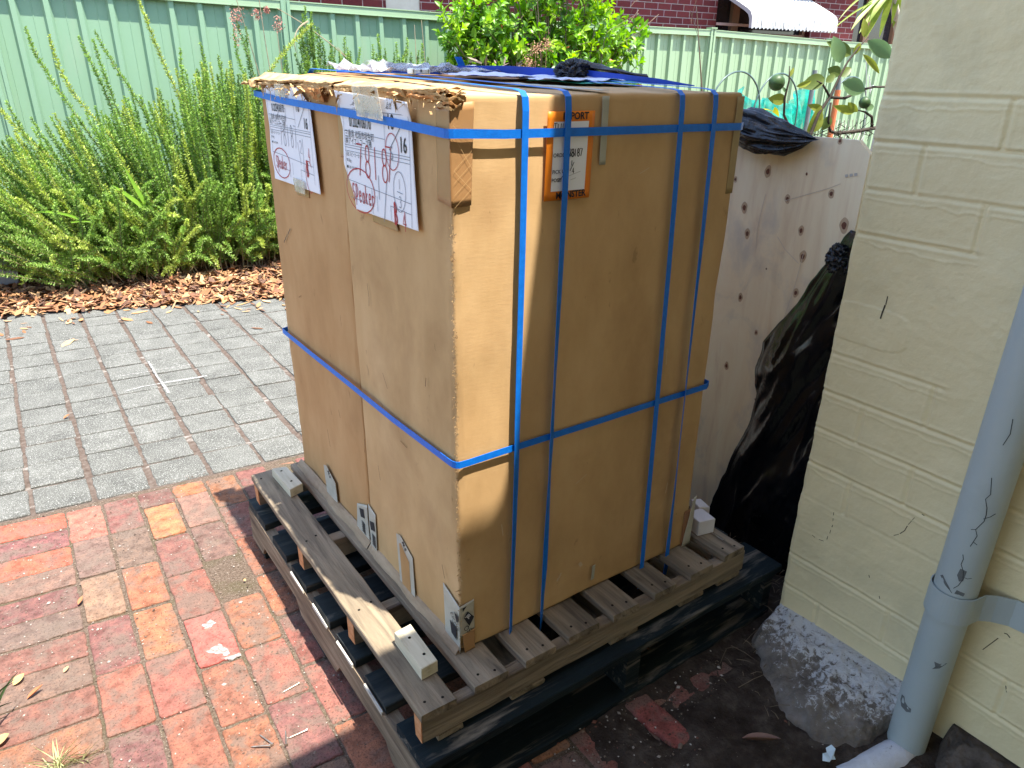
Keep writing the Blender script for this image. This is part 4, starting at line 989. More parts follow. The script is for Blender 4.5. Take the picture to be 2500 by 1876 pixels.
# --- paper labels on the left face
def sheet(name, parent, prof, seed, base, amp, label, topfold=None):
    """prof rows: (z, yleft, yright) from the top down"""
    prof = np.array(prof); nu, nv = 40, 60
    u, v, F = grid(nu, nv)
    tv = np.linspace(0, 1, len(prof)); z = np.interp(v, tv, prof[:, 0]); yl = np.interp(v, tv, prof[:, 1]); yr = np.interp(v, tv, prof[:, 2])
    y = yl+(yr-yl)*u
    def surf(y, z):
        y = np.atleast_1d(y); z = np.atleast_1d(z)
        return base+amp*(.5+.5*vnoise(np.stack([y, z, y*0+seed], 1), 7, seed, 2))
    z = z - .010*u*(1-v) if topfold else z
    d = surf(y, z)
    if topfold: d = d+.010*np.clip(1-v*7, 0, 1)*np.abs(np.sin(u*7+1))*.7   # shiny creased tape at the head
    d = d+.010*np.clip(v-.80, 0, 1)*np.clip(.25-u, 0, 1)*16*.25
    V = np.stack([-d, y, z+ZP], 1)
    V, F = sheet_solid(V, F, nu, nv, (.0005, 0, 0))
    o = link_mesh(name, V, F, paper, parent, smooth=True); bm_fix(o); o['label'] = label
    return o, surf
shA, sA = sheet('paper_label', bxA, [(1.130, .428, .113), (1.095, .424, .113), (1.06, .409, .112), (.99, .417, .107), (.955, .392, .104), (.925, .372, .102), (.905, .365, .100)], 3, .0085, .004, 'larger white shipping form with red handwriting', True)
shB, sB = sheet('paper_label', bxB, [(1.130, .872, .668), (1.118, .905, .640), (1.096, .898, .598), (1.03, .892, .589), (.97, .905, .584), (.921, .893, .580), (.905, .89, .578)], 5, .0045, .004, 'smaller white shipping form with red handwriting')
def mapA(surf, y0, z0, rot=0., off=.0012):
    c, s = math.cos(rot), math.sin(rot)
    def f(a, b):
        y = y0-(a*c-b*s); z = z0+a*s+b*c
        return (-(float(surf(y, z)[0])+off), y, z+ZP)
    return f
def form(sh, surf, yl, zt_, W, H, big, full):
    """printed form, W wide and H high from its top left corner at (yl, zt_)"""
    m = mapA(surf, yl, zt_)
    Ls = [[(0, 0), (W, 0)], [(0, 0), (0, -H*.78)], [(W, 0), (W, -H)], [(0, -H*.22), (W*.66, -H*.24)], [(W*.66, 0), (W*.66, -H*.30)], [(0, -H*.36), (W, -H*.36)], [(0, -H*.385), (W, -H*.385)], [(0, -H*.42), (W, -H*.42)],
          [(0, -H*.72), (W, -H*.78)], [(W*.42, -H*.74), (W*.42, -H)], [(W*.70, -H*.86), (W, -H*.88)], [(W*.70, -H*.86), (W*.70, -H)], [(W*.5, -H*.80), (W*.5, -H*.96)], [(W*.05, -H*.9), (W*.42, -H*.92)]]
    V, F = strokes(Ls, .0011, m); link_mesh('form_lines', V, F, inkgrey, sh)
    T = []
    if full: T.append(text_obj('貨物追跡 福山ネット104事業協同組合', .0125, mapA(surf, yl-.01, zt_+.008), None, None))
    T.append(text_obj('012024106170', .028*big, mapA(surf, yl-W*.10, zt_-H*.17), None, None, bold=.0003, xs=.62))
    T.append(text_obj('三重県 松阪市垣生町', .017*big, mapA(surf, yl-.004, zt_-H*.275), None, None, xs=.9))
    T.append(text_obj('㈱アイエムフーズ様', .016*big, mapA(surf, yl-.004, zt_-H*.345), None, None, xs=.9))
    T.append(text_obj('品名 スピーカーセット', .010*big, mapA(surf, yl-.003, zt_-H*.47), None, None, xs=.8))
    T.append(text_obj('10', .040*big, mapA(surf, yl-W*.70, zt_-H*.14), None, None, xs=.75))
    T.append(text_obj('16', .040*big, mapA(surf, yl-W*.86, zt_-H*.33), None, None, bold=.0003, xs=.75))
    T.append(text_obj('90.0kg', .009*big, mapA(surf, yl-.003, zt_-H*.53), None, None))
    T.append(text_obj('●0120-100-890', .008*big, mapA(surf, yl-.002, zt_-H*.60), None, None))
    T.append(strokes([[(W*.93, -H*.05), (W*.72, -H*.33)]], .0013, m))
    multi('printed_text', T, ink, sh)
WA, HA = .290, .205
form(shA, sA, .402, 1.098, .280, .190, .95, True)
form(shB, sB, .885, 1.103, .280, .180, .85, False)
# red pen
R1 = [hand('7818', .055, -.140, .060, .0026, mapA(sA, .402, 1.115), .62, .5), hand('7', .185, -.142, .062, .0026, mapA(sA, .402, 1.120), .7, .5),
      strokes([arc(.062, -.180, .068, .043)], .0024, mapA(sA, .402, 1.125)), hand('SPeaker', .022, -.198, .034, .0026, mapA(sA, .402, 1.120), .46, .42),
      strokes([arc(.212, -.082, .026, .032)], .0016, mapA(sA, .402, 1.115)),
      hand('B', .210, -.215, .040, .0046, mapA(sA, .402, 1.118), .6, .42), hand('4', .245, -.218, .038, .0024, mapA(sA, .402, 1.114), .6, .42)]
multi('red_handwriting', R1, inkred, shA)
R1 = [hand('S', .204, -.095, .022, .002, mapA(sA, .402, 1.115)), strokes([[(.150, -.13), (.15, -.175)], [(.185, -.135), (.165, -.215)]], .0018, mapA(sA, .402, 1.115)),
      strokes([arc(.235, -.150, .024, .036)], .0014, mapA(sA, .402, 1.115)), hand('1', .232, -.145, .018, .0014, mapA(sA, .402, 1.115)), hand('3', .232, -.178, .020, .0014, mapA(sA, .402, 1.115)),
      strokes([[(.226, -.150), (.247, -.152)]], .0014, mapA(sA, .402, 1.115))]
multi('pen_handwriting', R1, inkgrey, shA)
R1 = [strokes([arc(.062, -.160, .060, .036)], .0024, mapA(sB, .888, 1.110)), hand('SPeaker', .022, -.176, .029, .0024, mapA(sB, .888, 1.112), .40, .36),
      hand('B', .238, -.175, .036, .0042, mapA(sB, .888, 1.112), .6, .42), hand('4', .255, -.140, .03, .002, mapA(sB, .888, 1.112), .6, .42), strokes([arc(.252, -.175, .022, .036, 40, 300)], .002, mapA(sB, .888, 1.112))]
multi('red_handwriting', R1, inkred, shB)
R1 = [hand('78187', .070, -.115, .050, .0018, mapA(sB, .888, 1.110), .50, .42), strokes([[(.19, -.10), (.205, -.15)], [(.225, -.09), (.222, -.165)]], .0016, mapA(sB, .888, 1.110)), hand('2', .203, -.125, .028, .0016, mapA(sB, .888, 1.112)),
      strokes([[(.06, -.02), (.13, -.03), (.11, -.075), (.085, -.085)], [(.05, -.06), (.10, -.02)]], .0015, mapA(sB, .888, 1.110))]
multi('pen_handwriting', R1, inkgrey, shB)
# clear tape over the heads of the forms
patchface('clear_tape', 'L', [(.80, 1.135), (.73, 1.135), (.732, 1.098), (.80, 1.10)], clear_tape, bxB, .013, .002, 31)
patchface('clear_tape', 'L', [(.330, 1.142), (.215, 1.145), (.20, 1.085), (.31, 1.088)], clear_tape, bxA, .0205, .003, 32)
patchface('clear_tape', 'L', [(.74, .926), (.665, .924), (.665, .893), (.735, .893)], clear_tape, bxB, .0115, .001, 33)

# --- orange label on the sunlit face
lb = patchface('orange_label', 'R', [(.190, 1.107), (.297, 1.107), (.293, .955), (.187, .956)], orange, bxA, .0072, .0, 3, label='orange shipping label with white centre')
def onl(off=.0078):
    return lambda a, b: (a, -off, b+ZP)
V, F = poly([(.204, 1.090), (.283, 1.090), (.280, .971), (.201, .972)], onl(.0078)); o = link_mesh('white_panel', V, F, paper, lb); bm_fix(o)
def mR(x, z, rot=0., off=.0086):
    c, s = math.cos(rot), math.sin(rot)
    return lambda a, b: (x+a*c-b*s, -off, z+a*s+b*c+ZP)
T = [text_obj('IMPORT', .0165, mR(.2225, 1.0935), None, None, bold=.0005), text_obj('MONSTER', .0165, mR(.2125, .9585, R(1)), None, None, bold=.0005, xs=.93),
     text_obj('ORDER NO.', .0095, mR(.2035, 1.031), None, None, bold=.0001), text_obj('PICK UP', .0090, mR(.2025, 1.003), None, None, bold=.0001), text_obj('POST', .0090, mR(.2015, .9885), None, None, bold=.0001),
     strokes([[(.2285, 1.003), (.2345, 1.003), (.2345, 1.009), (.2285, 1.009), (.2285, 1.003)], [(.2175, .9885), (.2235, .9885), (.2235, .9945), (.2175, .9945), (.2175, .9885)]], .0008, mR(0, 0)),
     strokes([[(.2185, .993), (.2205, .990), (.2265, .998)]], .0013, mR(0, 0)),
     hand('TIM', .203, 1.0775, .0105, .0016, mR(0, 0), .72, .8), hand('78187', .2385, 1.0305, .013, .0017, mR(0, 0), .50, .55),
     hand('1', .245, 1.015, .009, .0016, mR(0, 0)), strokes([[(.252, 1.021), (.243, 1.006)]], .0014, mR(0, 0)), hand('4', .2475, 1.001, .010, .0016, mR(0, 0))]
multi('printed_text', T, ink, lb)
V, F = joinmesh([strokes([[(.240, .997), (.268, 1.004)], [(.245, .990), (.258, .993)]], .0012, mR(0, 0, 0, .0084))]); link_mesh('faded_handwriting', V, F, mat('faded_ink', [(.5, .5, .52)], rough=.7), lb)

# ================================================================== BLUE STRAPS
def strap(path_pts, width, label, seed, twist=None, wdir=None, th=.0011):
    """closed or open ribbon through 3d points; wdir gives the width direction at each point"""
    P = []; Wd = []
    for i in range(len(path_pts)-1):
        a, b = np.array(path_pts[i], float), np.array(path_pts[i+1], float)
        n = max(1, int(np.linalg.norm(b-a)/.02))
        for k in range(n):
            P.append(a+(b-a)*k/n); wa, wb = np.array(wdir[i], float), np.array(wdir[i+1], float); q = wa+(wb-wa)*k/n; Wd.append(q/np.linalg.norm(q))
    P.append(np.array(path_pts[-1], float)); Wd.append(np.array(wdir[-1], float)/np.linalg.norm(wdir[-1]))
    P = np.array(P); Wd = np.array(Wd)
    T = np.gradient(P, axis=0); T /= np.linalg.norm(T, axis=1, keepdims=True)
    Nn = np.cross(T, Wd); Nn /= np.linalg.norm(Nn, axis=1, keepdims=True)
    V = []; F = []
    for i in range(len(P)):
        w2 = Wd[i]*width/2; t2 = Nn[i]*th/2
        V += [P[i]-w2-t2, P[i]+w2-t2, P[i]+w2+t2, P[i]-w2+t2]
        if i:
            k = i*4; F += [(k-4+j, k+j, k+(j+1) % 4, k-4+(j+1) % 4) for j in range(4)]
    F += [(3, 2, 1, 0), tuple(len(V)-4+j for j in range(4))]
    o = link_mesh('packing_strap', V, F, blue); bm_fix(o)
    return tag(o, label, 'strap', 'blue straps round the boxes')
Zd = (0, 0, 1)
e = .010
def hoop(zr, zl, zb, label, seed, sag):
    # right face, left face, back
    pts = [(.10, -e, zr), (.35, -e-.001, zr-.002), (.55, -e, zr-.003), (.705, -.009, zr-.005), (.722, .0, zr-.005), (.722, .97, zr), (.705, .985, zr), (.35, .985, zl), (.012, .985, zl), (-.0105, .975, zl),
           (-.0135, .76, (zl*.7+zb*.3)), (-.0135, .5, (zl*.5+zb*.5)), (-.0145, .25, zl*.3+zb*.7), (-.0115, .02, zb+.001), (-.0098, .003, zb), (-.006, -.0055, zb), (.0, -.0095, zb), (.02, -.0098, zb-.0005), (.10, -e, zr)]
    return strap([(x, y, z+ZP) for x, y, z in pts], .0145, label, seed, wdir=[Zd]*len(pts))
hoop(1.0735, 1.109, 1.0775, 'upper horizontal blue strap crossing the white and orange labels', 1, 0)
hoop(.4745, .461, .4745, 'lower horizontal blue strap round the middle of the boxes', 2, 0)
def vert(xt, xb, zb, label, tw, e2=.0125, yb=.30):
    zt = HB+.004
    pts = []; wd = []
    Xd = (1, 0, 0)
    rows = [(xt, -e2, zt-.03)]
    nseg = len(tw)
    for k, (fz, ang, dx) in enumerate(tw):
        z = zt-.03+(zb-(zt-.03))*fz; x = xt+(xb-xt)*fz+dx
        pts.append((x, -e2-(.002 if 0 < fz < .9 else 0), z)); wd.append((math.cos(R(ang*.42)), math.sin(R(ang*.42)), 0))
    pts = [(xt+.01, .985, zt-.03), (xt+.01, .985, zt+.020), (xt+.01, .965, zt+.030), (xt+.006, .6, zt+.022), (xt+.003, .3, zt+.013), (xt, .02, zt+.0035), (xt, .0, zt+.0005), (xt, -.010, zt-.008)]+pts
    wd = [Xd]*8+wd
    pts.append((xb, -e2+.002, zb-.02)); wd.append(wd[-1])
    return strap([(x, y, z+ZP) for x, y, z in pts], .0135, label, 3, wdir=wd)
vert(.139, .124, -.03, 'vertical blue strap nearest the front corner, upper half in sun', [(0, 0, 0), (.2, 3, 0), (.4, 8, 0), (.5, 15, 0), (.6, 25, .001), (.75, 48, .0), (.9, 72, .0), (1, 78, 0)])
vert(.231, .212, -.02, 'twisted vertical blue strap crossing the orange label', [(0, 0, 0), (.12, 10, 0), (.25, 30, .0), (.38, 62, .0), (.46, 84, 0), (.52, 66, 0), (.58, 50, 0), (.64, 80, 0), (.72, 50, 0), (.8, 8, 0), (.86, 10, 0), (.93, 55, 0), (1, 80, 0)])
vert(.516, .537, -.045, 'vertical blue strap right of the box centre, reaching the pallet gap', [(0, 0, 0), (.3, 4, 0), (.6, -6, 0), (1, 0, 0)])
vert(.613, .630, -.045, 'rightmost vertical blue strap near the far corner', [(0, 0, 0), (.2, 20, 0), (.4, 55, 0), (.55, 78, 0), (.7, 84, 0), (.8, 60, 0), (.92, 10, 0), (1, 0, 0)])

# ================================================================== THINGS ON TOP OF THE BOXES
def topz(x, y): return ZP+HB+.004+.020*(y/.97)*min(1, x/.15)
def topsheet(name, pts, mt, label, cat, off=.006, amp=.006, seed=0, n=22, th=.0006, sc=12, par=None):
    u, v, F = grid(n, n); p = np.array(pts, float)
    A = (p[0][None]*(1-u)[:, None]+p[1][None]*u[:, None])*(1-v)[:, None]+(p[3][None]*(1-u)[:, None]+p[2][None]*u[:, None])*v[:, None]
    z = np.array([topz(a, b) for a, b in A])+off+amp*np.abs(vnoise(np.stack([A[:, 0], A[:, 1], A[:, 0]*0], 1), sc, seed, 4))*1.3
    V, F = sheet_solid(np.stack([A[:, 0], A[:, 1], z], 1), F, n, n, (0, 0, -th))
    o = link_mesh(name, V, F, mt, par, smooth=False); bm_fix(o)
    if label and not par: tag(o, label, cat)
    elif label: o['label'] = label
    return o
teal = mat('teal_tape', [(.02, .34, .26), (.03, .42, .33)], 8, 4, rough=.35, spec=.5, bump=.2, bscale=30)
lil = mat('lilac_paper', [(.62, .64, .82), (.70, .72, .86)], 6, 4, rough=.6, bump=.2, bscale=20, bdist=.002)
plast = mat('clear_plastic_wrap', [(.42, .44, .48), (.62, .65, .70)], 20, 5, rough=.18, spec=.7, bump=.8, bscale=30, bdist=.006, alpha=(22, .15, .6))
topsheet('shipping_papers', [(.46, .50), (.62, .66), (.70, .34), (.40, .22)], lil, 'lilac printed papers lying on the box top in front of the bin bag knot', 'papers', .006, .008, 4)
topsheet('shipping_papers', [(.30, .55), (.50, .70), (.50, .44), (.33, .34)], lil, 'folded white papers left of the lilac ones on the box top', 'papers', .010, .007, 5)
topsheet('teal_tape', [(.44, .40), (.70, .36), (.70, .27), (.47, .24)], teal, 'teal tape patch sticking out under the lilac papers', 'tape', .003, .004, 6)
topsheet('teal_tape', [(.38, .95), (.68, .90), (.68, .84), (.40, .86)], teal, 'dark teal tape strip along the back of the box top', 'tape', .016, .004, 7)
topsheet('plastic_wrap', [(.16, .90), (.45, .93), (.42, .60), (.17, .62)], plast, 'crumpled clear plastic wrap on the back left of the box top', 'plastic wrap', .010, .020, 8, sc=24)
topsheet('plastic_wrap', [(.33, .86), (.60, .88), (.55, .66), (.37, .66)], plast, 'torn clear plastic wrap left of the black bin bag knot', 'plastic wrap', .010, .016, 9, sc=22)
topsheet('clear_tape_strip', [(.29, .30), (.35, .30), (.335, .0), (.31, .0)], grey_tape, None, None, .0015, .002, 10, par=bxA)
# thick blue band seen edge on behind the papers
bl2 = mat('royal_blue_band', [(.01, .045, .36), (.012, .06, .45)], 12, 4, rough=.4)
V = []; F = []
pth = [(.20, .93, .018), (.34, .90, .020), (.46, .84, .024), (.56, .66, .030), (.66, .44, .026), (.72, .26, .014), (.715, .14, .004)]
for i, (x, y, z) in enumerate(pth):
    zz = topz(x, y); V += [(x, y, zz+.002), (x, y, zz+z), (x+.002, y+.002, zz+z), (x+.002, y+.002, zz+.002)]
    if i: k = i*4; F += [(k-4+j, k+j, k+(j+1) % 4, k-4+(j+1) % 4) for j in range(4)]
o = link_mesh('lifting_band', V, F, bl2); bm_fix(o); tag(o, 'wide royal blue band standing on edge behind the papers on the box top', 'band')
V = []; F = []
pth = [(.515, .80, .010), (.510, .80, .030), (.500, .80, .048)]
for i, (x, y, z) in enumerate(pth):
    V += [(x-.008, y+.004, topz(x, y)+z), (x+.008, y-.004, topz(x, y)+z)]
    if i: k = i*2; F.append((k-2, k-1, k+1, k))
V2 = [(x, y+.0012, z) for x, y, z in V]; n0 = len(V)
F = F+[tuple(q+n0 for q in reversed(f)) for f in F]+[(0, 2, 2+n0, n0), (2, 4, 4+n0, 2+n0), (1, 1+n0, 3+n0, 3), (3, 3+n0, 5+n0, 5), (4, 5, 5+n0, 4+n0)]
o = link_mesh('strap_end', V+V2, F, blue); bm_fix(o); tag(o, 'short cut end of blue strap sticking up left of the bin bag knot', 'strap')
# plastic buckle
buck_m = mat('clear_buckle_plastic', [(.62, .78, .84), (.78, .88, .92)], 12, 3, rough=.2, spec=.6)
mb = MB(); bx, by_, bz = .243, .55, topz(.243, .55)+.010
mb.box((bx-.022, by_-.012, bz), (bx+.022, by_-.006, bz+.012), bev=.002); mb.box((bx-.022, by_+.006, bz), (bx+.022, by_+.012, bz+.012), bev=.002)
mb.box((bx-.024, by_-.012, bz), (bx-.016, by_+.012, bz+.013), bev=.002); mb.box((bx+.016, by_-.012, bz), (bx+.024, by_+.012, bz+.013), bev=.002); mb.box((bx-.004, by_-.012, bz+.002), (bx+.004, by_+.012, bz+.012), bev=.002)
tag(mb.build('strap_buckle', buck_m), 'clear blue plastic strap buckle on the box top', 'buckle')
# black bin bag knot on top
black = mat('black_plastic_film', [(.006, .0065, .010), (.011, .012, .017)], 8, 4, rough=.24, spec=.55, bump=.8, bscale=13, bdist=.012, bstretch=(1, 1, .5), rrough=(.16, .38, 9))
def crump(name, c, rad, seed, mt, k=.35, sc=14, parent=None, squash=None):
    nu, nv = 90, 60; u, v, F = grid(nu, nv)
    th = u*2*math.pi; ph = (v-.5)*math.pi
    D = np.stack([np.cos(th)*np.cos(ph), np.sin(th)*np.cos(ph), np.sin(ph)], 1)
    n1 = 1-np.abs(vnoise(D*np.array(rad)[None]/np.mean(rad), sc/6, seed, 5))*1.6
    P = D*np.array(rad)[None]*(1+k*(n1-.5))[:, None]+np.array(c)[None]
    if squash is not None: P[:, 2] = np.maximum(P[:, 2], squash)
    return link_mesh(name, P, F, mt, parent, smooth=True)
bag = crump('bin_bag', (.645, .475, topz(.64, .48)+.022), (.048, .040, .026), 4, black, .45, 16, squash=topz(.64, .48)+.004)
tag(bag, 'black bin bag knot crumpled on top of the boxes', 'bin bag')
nu, nv = 40, 16; u, v, F = grid(nu, nv)
P = np.stack([.66+.105*u, .455-.07*u+(v-.5)*(.05+.05*u), topz(.7, .42)+.016+.018*(1-u)*np.sin(v*math.pi)+.012*(1-u)+.010*vnoise(np.stack([u*.5, v*3, u*0], 1), 3, 5, 3)], 1)
V, F = sheet_solid(P, F, nu, nv, (0, 0, -.001)); o = link_mesh('bag_tail', V, F, black, bag, smooth=True); bm_fix(o)

# ================================================================== PLYWOOD, BLACK PLASTIC
ply_m = mat('plywood_face', [(.78, .62, .42), (.86, .72, .51), (.89, .78, .57)], 1.6, 8, (2, 6, 1.1), rough=.72, spec=.25, bump=.12, bscale=30, bdist=.001, dist=1.4,
            speck=((.50, .46, .42), 4.2, .54, .70, .6, (1, 1.6, 1)), speck2=((.62, .42, .28), 6, .55, .75, .5, (1, 3, .5)))
kn_m = mat('wood_knot', [(.10, .045, .03), (.22, .09, .06)], 60, 5, rough=.8)
kr_m = mat('knot_ring', [(.50, .35, .22), (.54, .40, .28)], 60, 5, rough=.8)
ply = thing('plywood_sheet', (1.18, .6, 0), 'pinkish knotty plywood sheet standing behind the boxes', 'plywood')
ol = [(1.40, 0.0), (1.40, 1.285), (-.005, 1.293), (-.042, 1.262), (-.042, 0.0)]
V = [(x, y, z) for x in (1.170, 1.186) for y, z in ol]; n = len(ol)
F = [tuple(range(n)), tuple(range(2*n-1, n-1, -1))]+[(i, n+i, n+(i+1) % n, (i+1) % n) for i in range(n)]
o = link_mesh('board', V, F, ply_m, ply); bm_fix(o)
KN = [(0.244, 0.921, 0.01), (0.122, 0.928, 0.005), (0.168, 0.856, 0.008), (0.041, 0.887, 0.008), (0.306, 0.812, 0.01), (-0.011, 0.813, 0.012), (0.044, 1.018, 0.006), (0.351, 0.887, 0.006), (0.283, 0.74, 0.009), (0.11, 0.779, 0.008), (0.091, 0.711, 0.01), (0.2, 0.653, 0.004), (0.093, 0.607, 0.008), (0.275, 0.548, 0.008), (0.201, 0.457, 0.006), (0.29, 0.319, 0.008), (0.167, 0.249, 0.004)]
A = []; B = []
for y, z, r in KN:
    def disc(rr, x, sq=1.):
        k = 18; V = [(x, y, z+ZP)]+[(x, y+rr*(1+.12*math.sin(3*t+z*9))*math.cos(t)*.85, z+ZP+rr*sq*(1+.1*math.sin(2*t+y*40))*math.sin(t)) for t in [2*math.pi*i/k for i in range(k)]]
        return V, [(0, 1+(i+1) % k, 1+i) for i in range(k)]
    A.append(disc(r*.68, 1.1688, 1.15)); 
    if r > .005: B.append(disc(r*1.25, 1.1694, 1.35))
multi('knot', A, kn_m, ply); multi('knot_ring', B, kr_m, ply)
# faint grey grain swirls printed by the veneer
gr_m = mat('grey_veneer_streak', [(.60, .50, .42), (.66, .56, .47)], 20, 4, rough=.8)
Ls = [[(.175, .85), (.12, .872), (.05, .90), (.02, .915)], [(.24, .86), (.247, .80), (.25, .76), (.245, .70)], [(.18, .75), (.15, .72), (.10, .69)], [(.09, .72), (.10, .62), (.12, .5)]]
multi('veneer_streak', [strokes([l], .0016, lambda a, b: (1.1686, a, b+ZP)) for l in Ls], gr_m, ply)
st_m = mat('grey_stamp', [(.50, .45, .41)], rough=.8)
multi('grade_stamp', [strokes([[(.012-.012*i, .935+.003*i), (.004-.012*i, .937+.003*i)]], .007, lambda a, b: (1.1684, a, b+ZP)) for i in range(3)], st_m, ply)

# black plastic sheet hanging over the near edge of the plywood
black_s = mat('black_sheet_film', [(.003, .0032, .0045), (.004, .005, .007)], 8, 4, rough=.2, spec=.5, bump=.45, bscale=16, bdist=.008, bstretch=(1, 1, .35), rrough=(.10, .28, 7))
nu, nv = 90, 150; u, v, F = grid(nu, nv)
zt_ = np.array([.81, .79, .74, .66, .59, .50, .441, .36, .281, .22, .159, .05, -.112, -.272]); yl_ = np.array([-.045, -.030, -.012, .035, .060, .125, .160, .172, .150, .158, .165, .195, .240, .275])
z = .81-(.81+.272)*v; yl = np.interp(-z, -zt_, yl_)+.006*vnoise(np.stack([v*9, v*0, v*0], 1), 1.5, 3, 3)
y = yl+(-.62-yl)*u
Q = np.stack([y*1.3+z*.45, z*.30, y*0], 1)
fold = .55*(1-np.abs(vnoise(Q, 6, 3, 2))*1.5)+.30*(1-2*np.abs(vnoise(Q, 15, 7, 2)))+.06*vnoise(Q, 50, 8, 2)
x = 1.150-.050*fold*np.clip(u*12, .15, 1)-.02*np.clip((.2-z), 0, 1)-.012*np.exp(-((y-.05)/.05)**2)
V, F = sheet_solid(np.stack([x, y, z+ZP], 1), F, nu, nv, (.002, 0, 0))
tag(link_mesh('black_plastic_sheet', V, F, black_s, smooth=True), 'black plastic sheet hanging in folds between the plywood and the cream wall', 'plastic sheet')
# crumpled knot of the same film near its top
mb = MB()
def slump(name, p0, p1, ra, rb, seed, nf=7):
    nu, nv = 110, 120; u, v, F = grid(nu, nv); p0 = np.array(p0); p1 = np.array(p1); ax = (p1-p0)
    th = v*2*math.pi; side = np.array([1., 0, 0]); upv = np.array([0, 0, 1.])
    tp = np.interp(u, [0, .06, .2, .45, .7, .88, 1], [.0, .62, .95, 1., .72, .38, .0])
    D = np.stack([np.cos(th)*1.2, np.sin(th)*1.2, u*1.1+.5*np.sin(th*2+u*2)*.2], 1)
    f1 = 1-2*np.abs(vnoise(D, 2.2, seed, 2)); f2 = 1-2*np.abs(vnoise(D*[1, 1, .6], 5.5, seed+1, 3))
    rr = tp*(1+.20*f1+.07*f2)
    P = p0+ax*u[:, None]+side*(np.cos(th)*rr*ra)[:, None]+upv*(np.sin(th)*rr*rb+.012*np.sin(u*5+1))[:, None]
    P[:, 1] += .012*vnoise(D, 3, seed+2, 2)
    return link_mesh(name, P, F, black, smooth=True)
o = slump('bin_bag', (1.13, .385, ZP+1.030), (1.15, .105, ZP+1.022), .052, .048, 9)
tag(o, 'black bin bag slumped over the top edge of the plywood', 'bin bag')
o = crump('bin_bag', (1.135, -.040, ZP+.735), (.028, .030, .035), 12, black, .7, 18)
tag(o, 'small crumpled end of black plastic beside the cream wall corner', 'bin bag')
# litter and twigs on the dark ground by the wall corner
twm = mat('dry_twig', [(.10, .075, .05), (.20, .15, .10)], 20, 4, rough=.9)
mb = MB()
for i in range(190):
    x = rng.uniform(.97, 1.15) if i % 3 else rng.uniform(.62, 1.05); y = rng.uniform(-.18, .32) if i % 3 else rng.uniform(-.42, -.16)
    if x < .98 and y > -.13: continue
    a = rng.uniform(0, 6.28); l = rng.gamma(3, .012); z0 = rng.uniform(.006, .03)+(.02 if x > .9 else 0)
    p = Vector((x, y, z0)); d = Vector((math.cos(a), math.sin(a), rng.normal(0, .15)))
    mb.tube([p, p+d*l*.5+Vector((0, 0, .004)), p+d*l], [.0012, .0010, .0005], 4)
tag(mb.build('twigs', twm), kind='stuff', label='dry twigs and roots littering the dark soil by the wall', cat='twigs')

# ================================================================== PLANTS
def leafmesh(n=7, fold=.18, curl=.2):
    """unit leaf along +x, width in y; returns verts, faces"""
    V = []; F = []
    for i in range(n+1):
        t = i/n; w = math.sin(math.pi*t**.85)**.8*.5 if 0 < t < 1 else .0
        z = -curl*t*t
        V += [(t, -w, z+fold*w), (t, 0, z), (t, w, z+fold*w)]
        if i: k = i*3; F += [(k-3, k-2, k+1, k), (k-2, k-1, k+2, k+1)]
    return np.array(V), np.array(F)
def place_leaves(name, pos, dirs, ups, L, Wd, mt, col, parent=None, n=5, fold=.3, curl=.25, **k):
    LV, LF = leafmesh(n, fold, curl); m_ = len(LV)
    pos = np.array(pos); d = np.array(dirs); d /= np.linalg.norm(d, axis=1, keepdims=True)
    s = np.cross(np.array(ups), d); s /= np.maximum(np.linalg.norm(s, axis=1, keepdims=True), 1e-6); w = np.cross(d, s)
    V = pos[:, None]+LV[None, :, 0, None]*d[:, None]*np.array(L)[:, None, None]+LV[None, :, 1, None]*s[:, None]*np.array(Wd)[:, None, None]+LV[None, :, 2, None]*w[:, None]*np.array(L)[:, None, None]
    F = (LF[None]+np.arange(len(pos))[:, None, None]*m_).reshape(-1, 4)
    cc = np.repeat(np.array(col), len(LF), axis=0)
    return link_mesh(name, V.reshape(-1, 3), F, mt, parent, smooth=True, col=cc, **k)

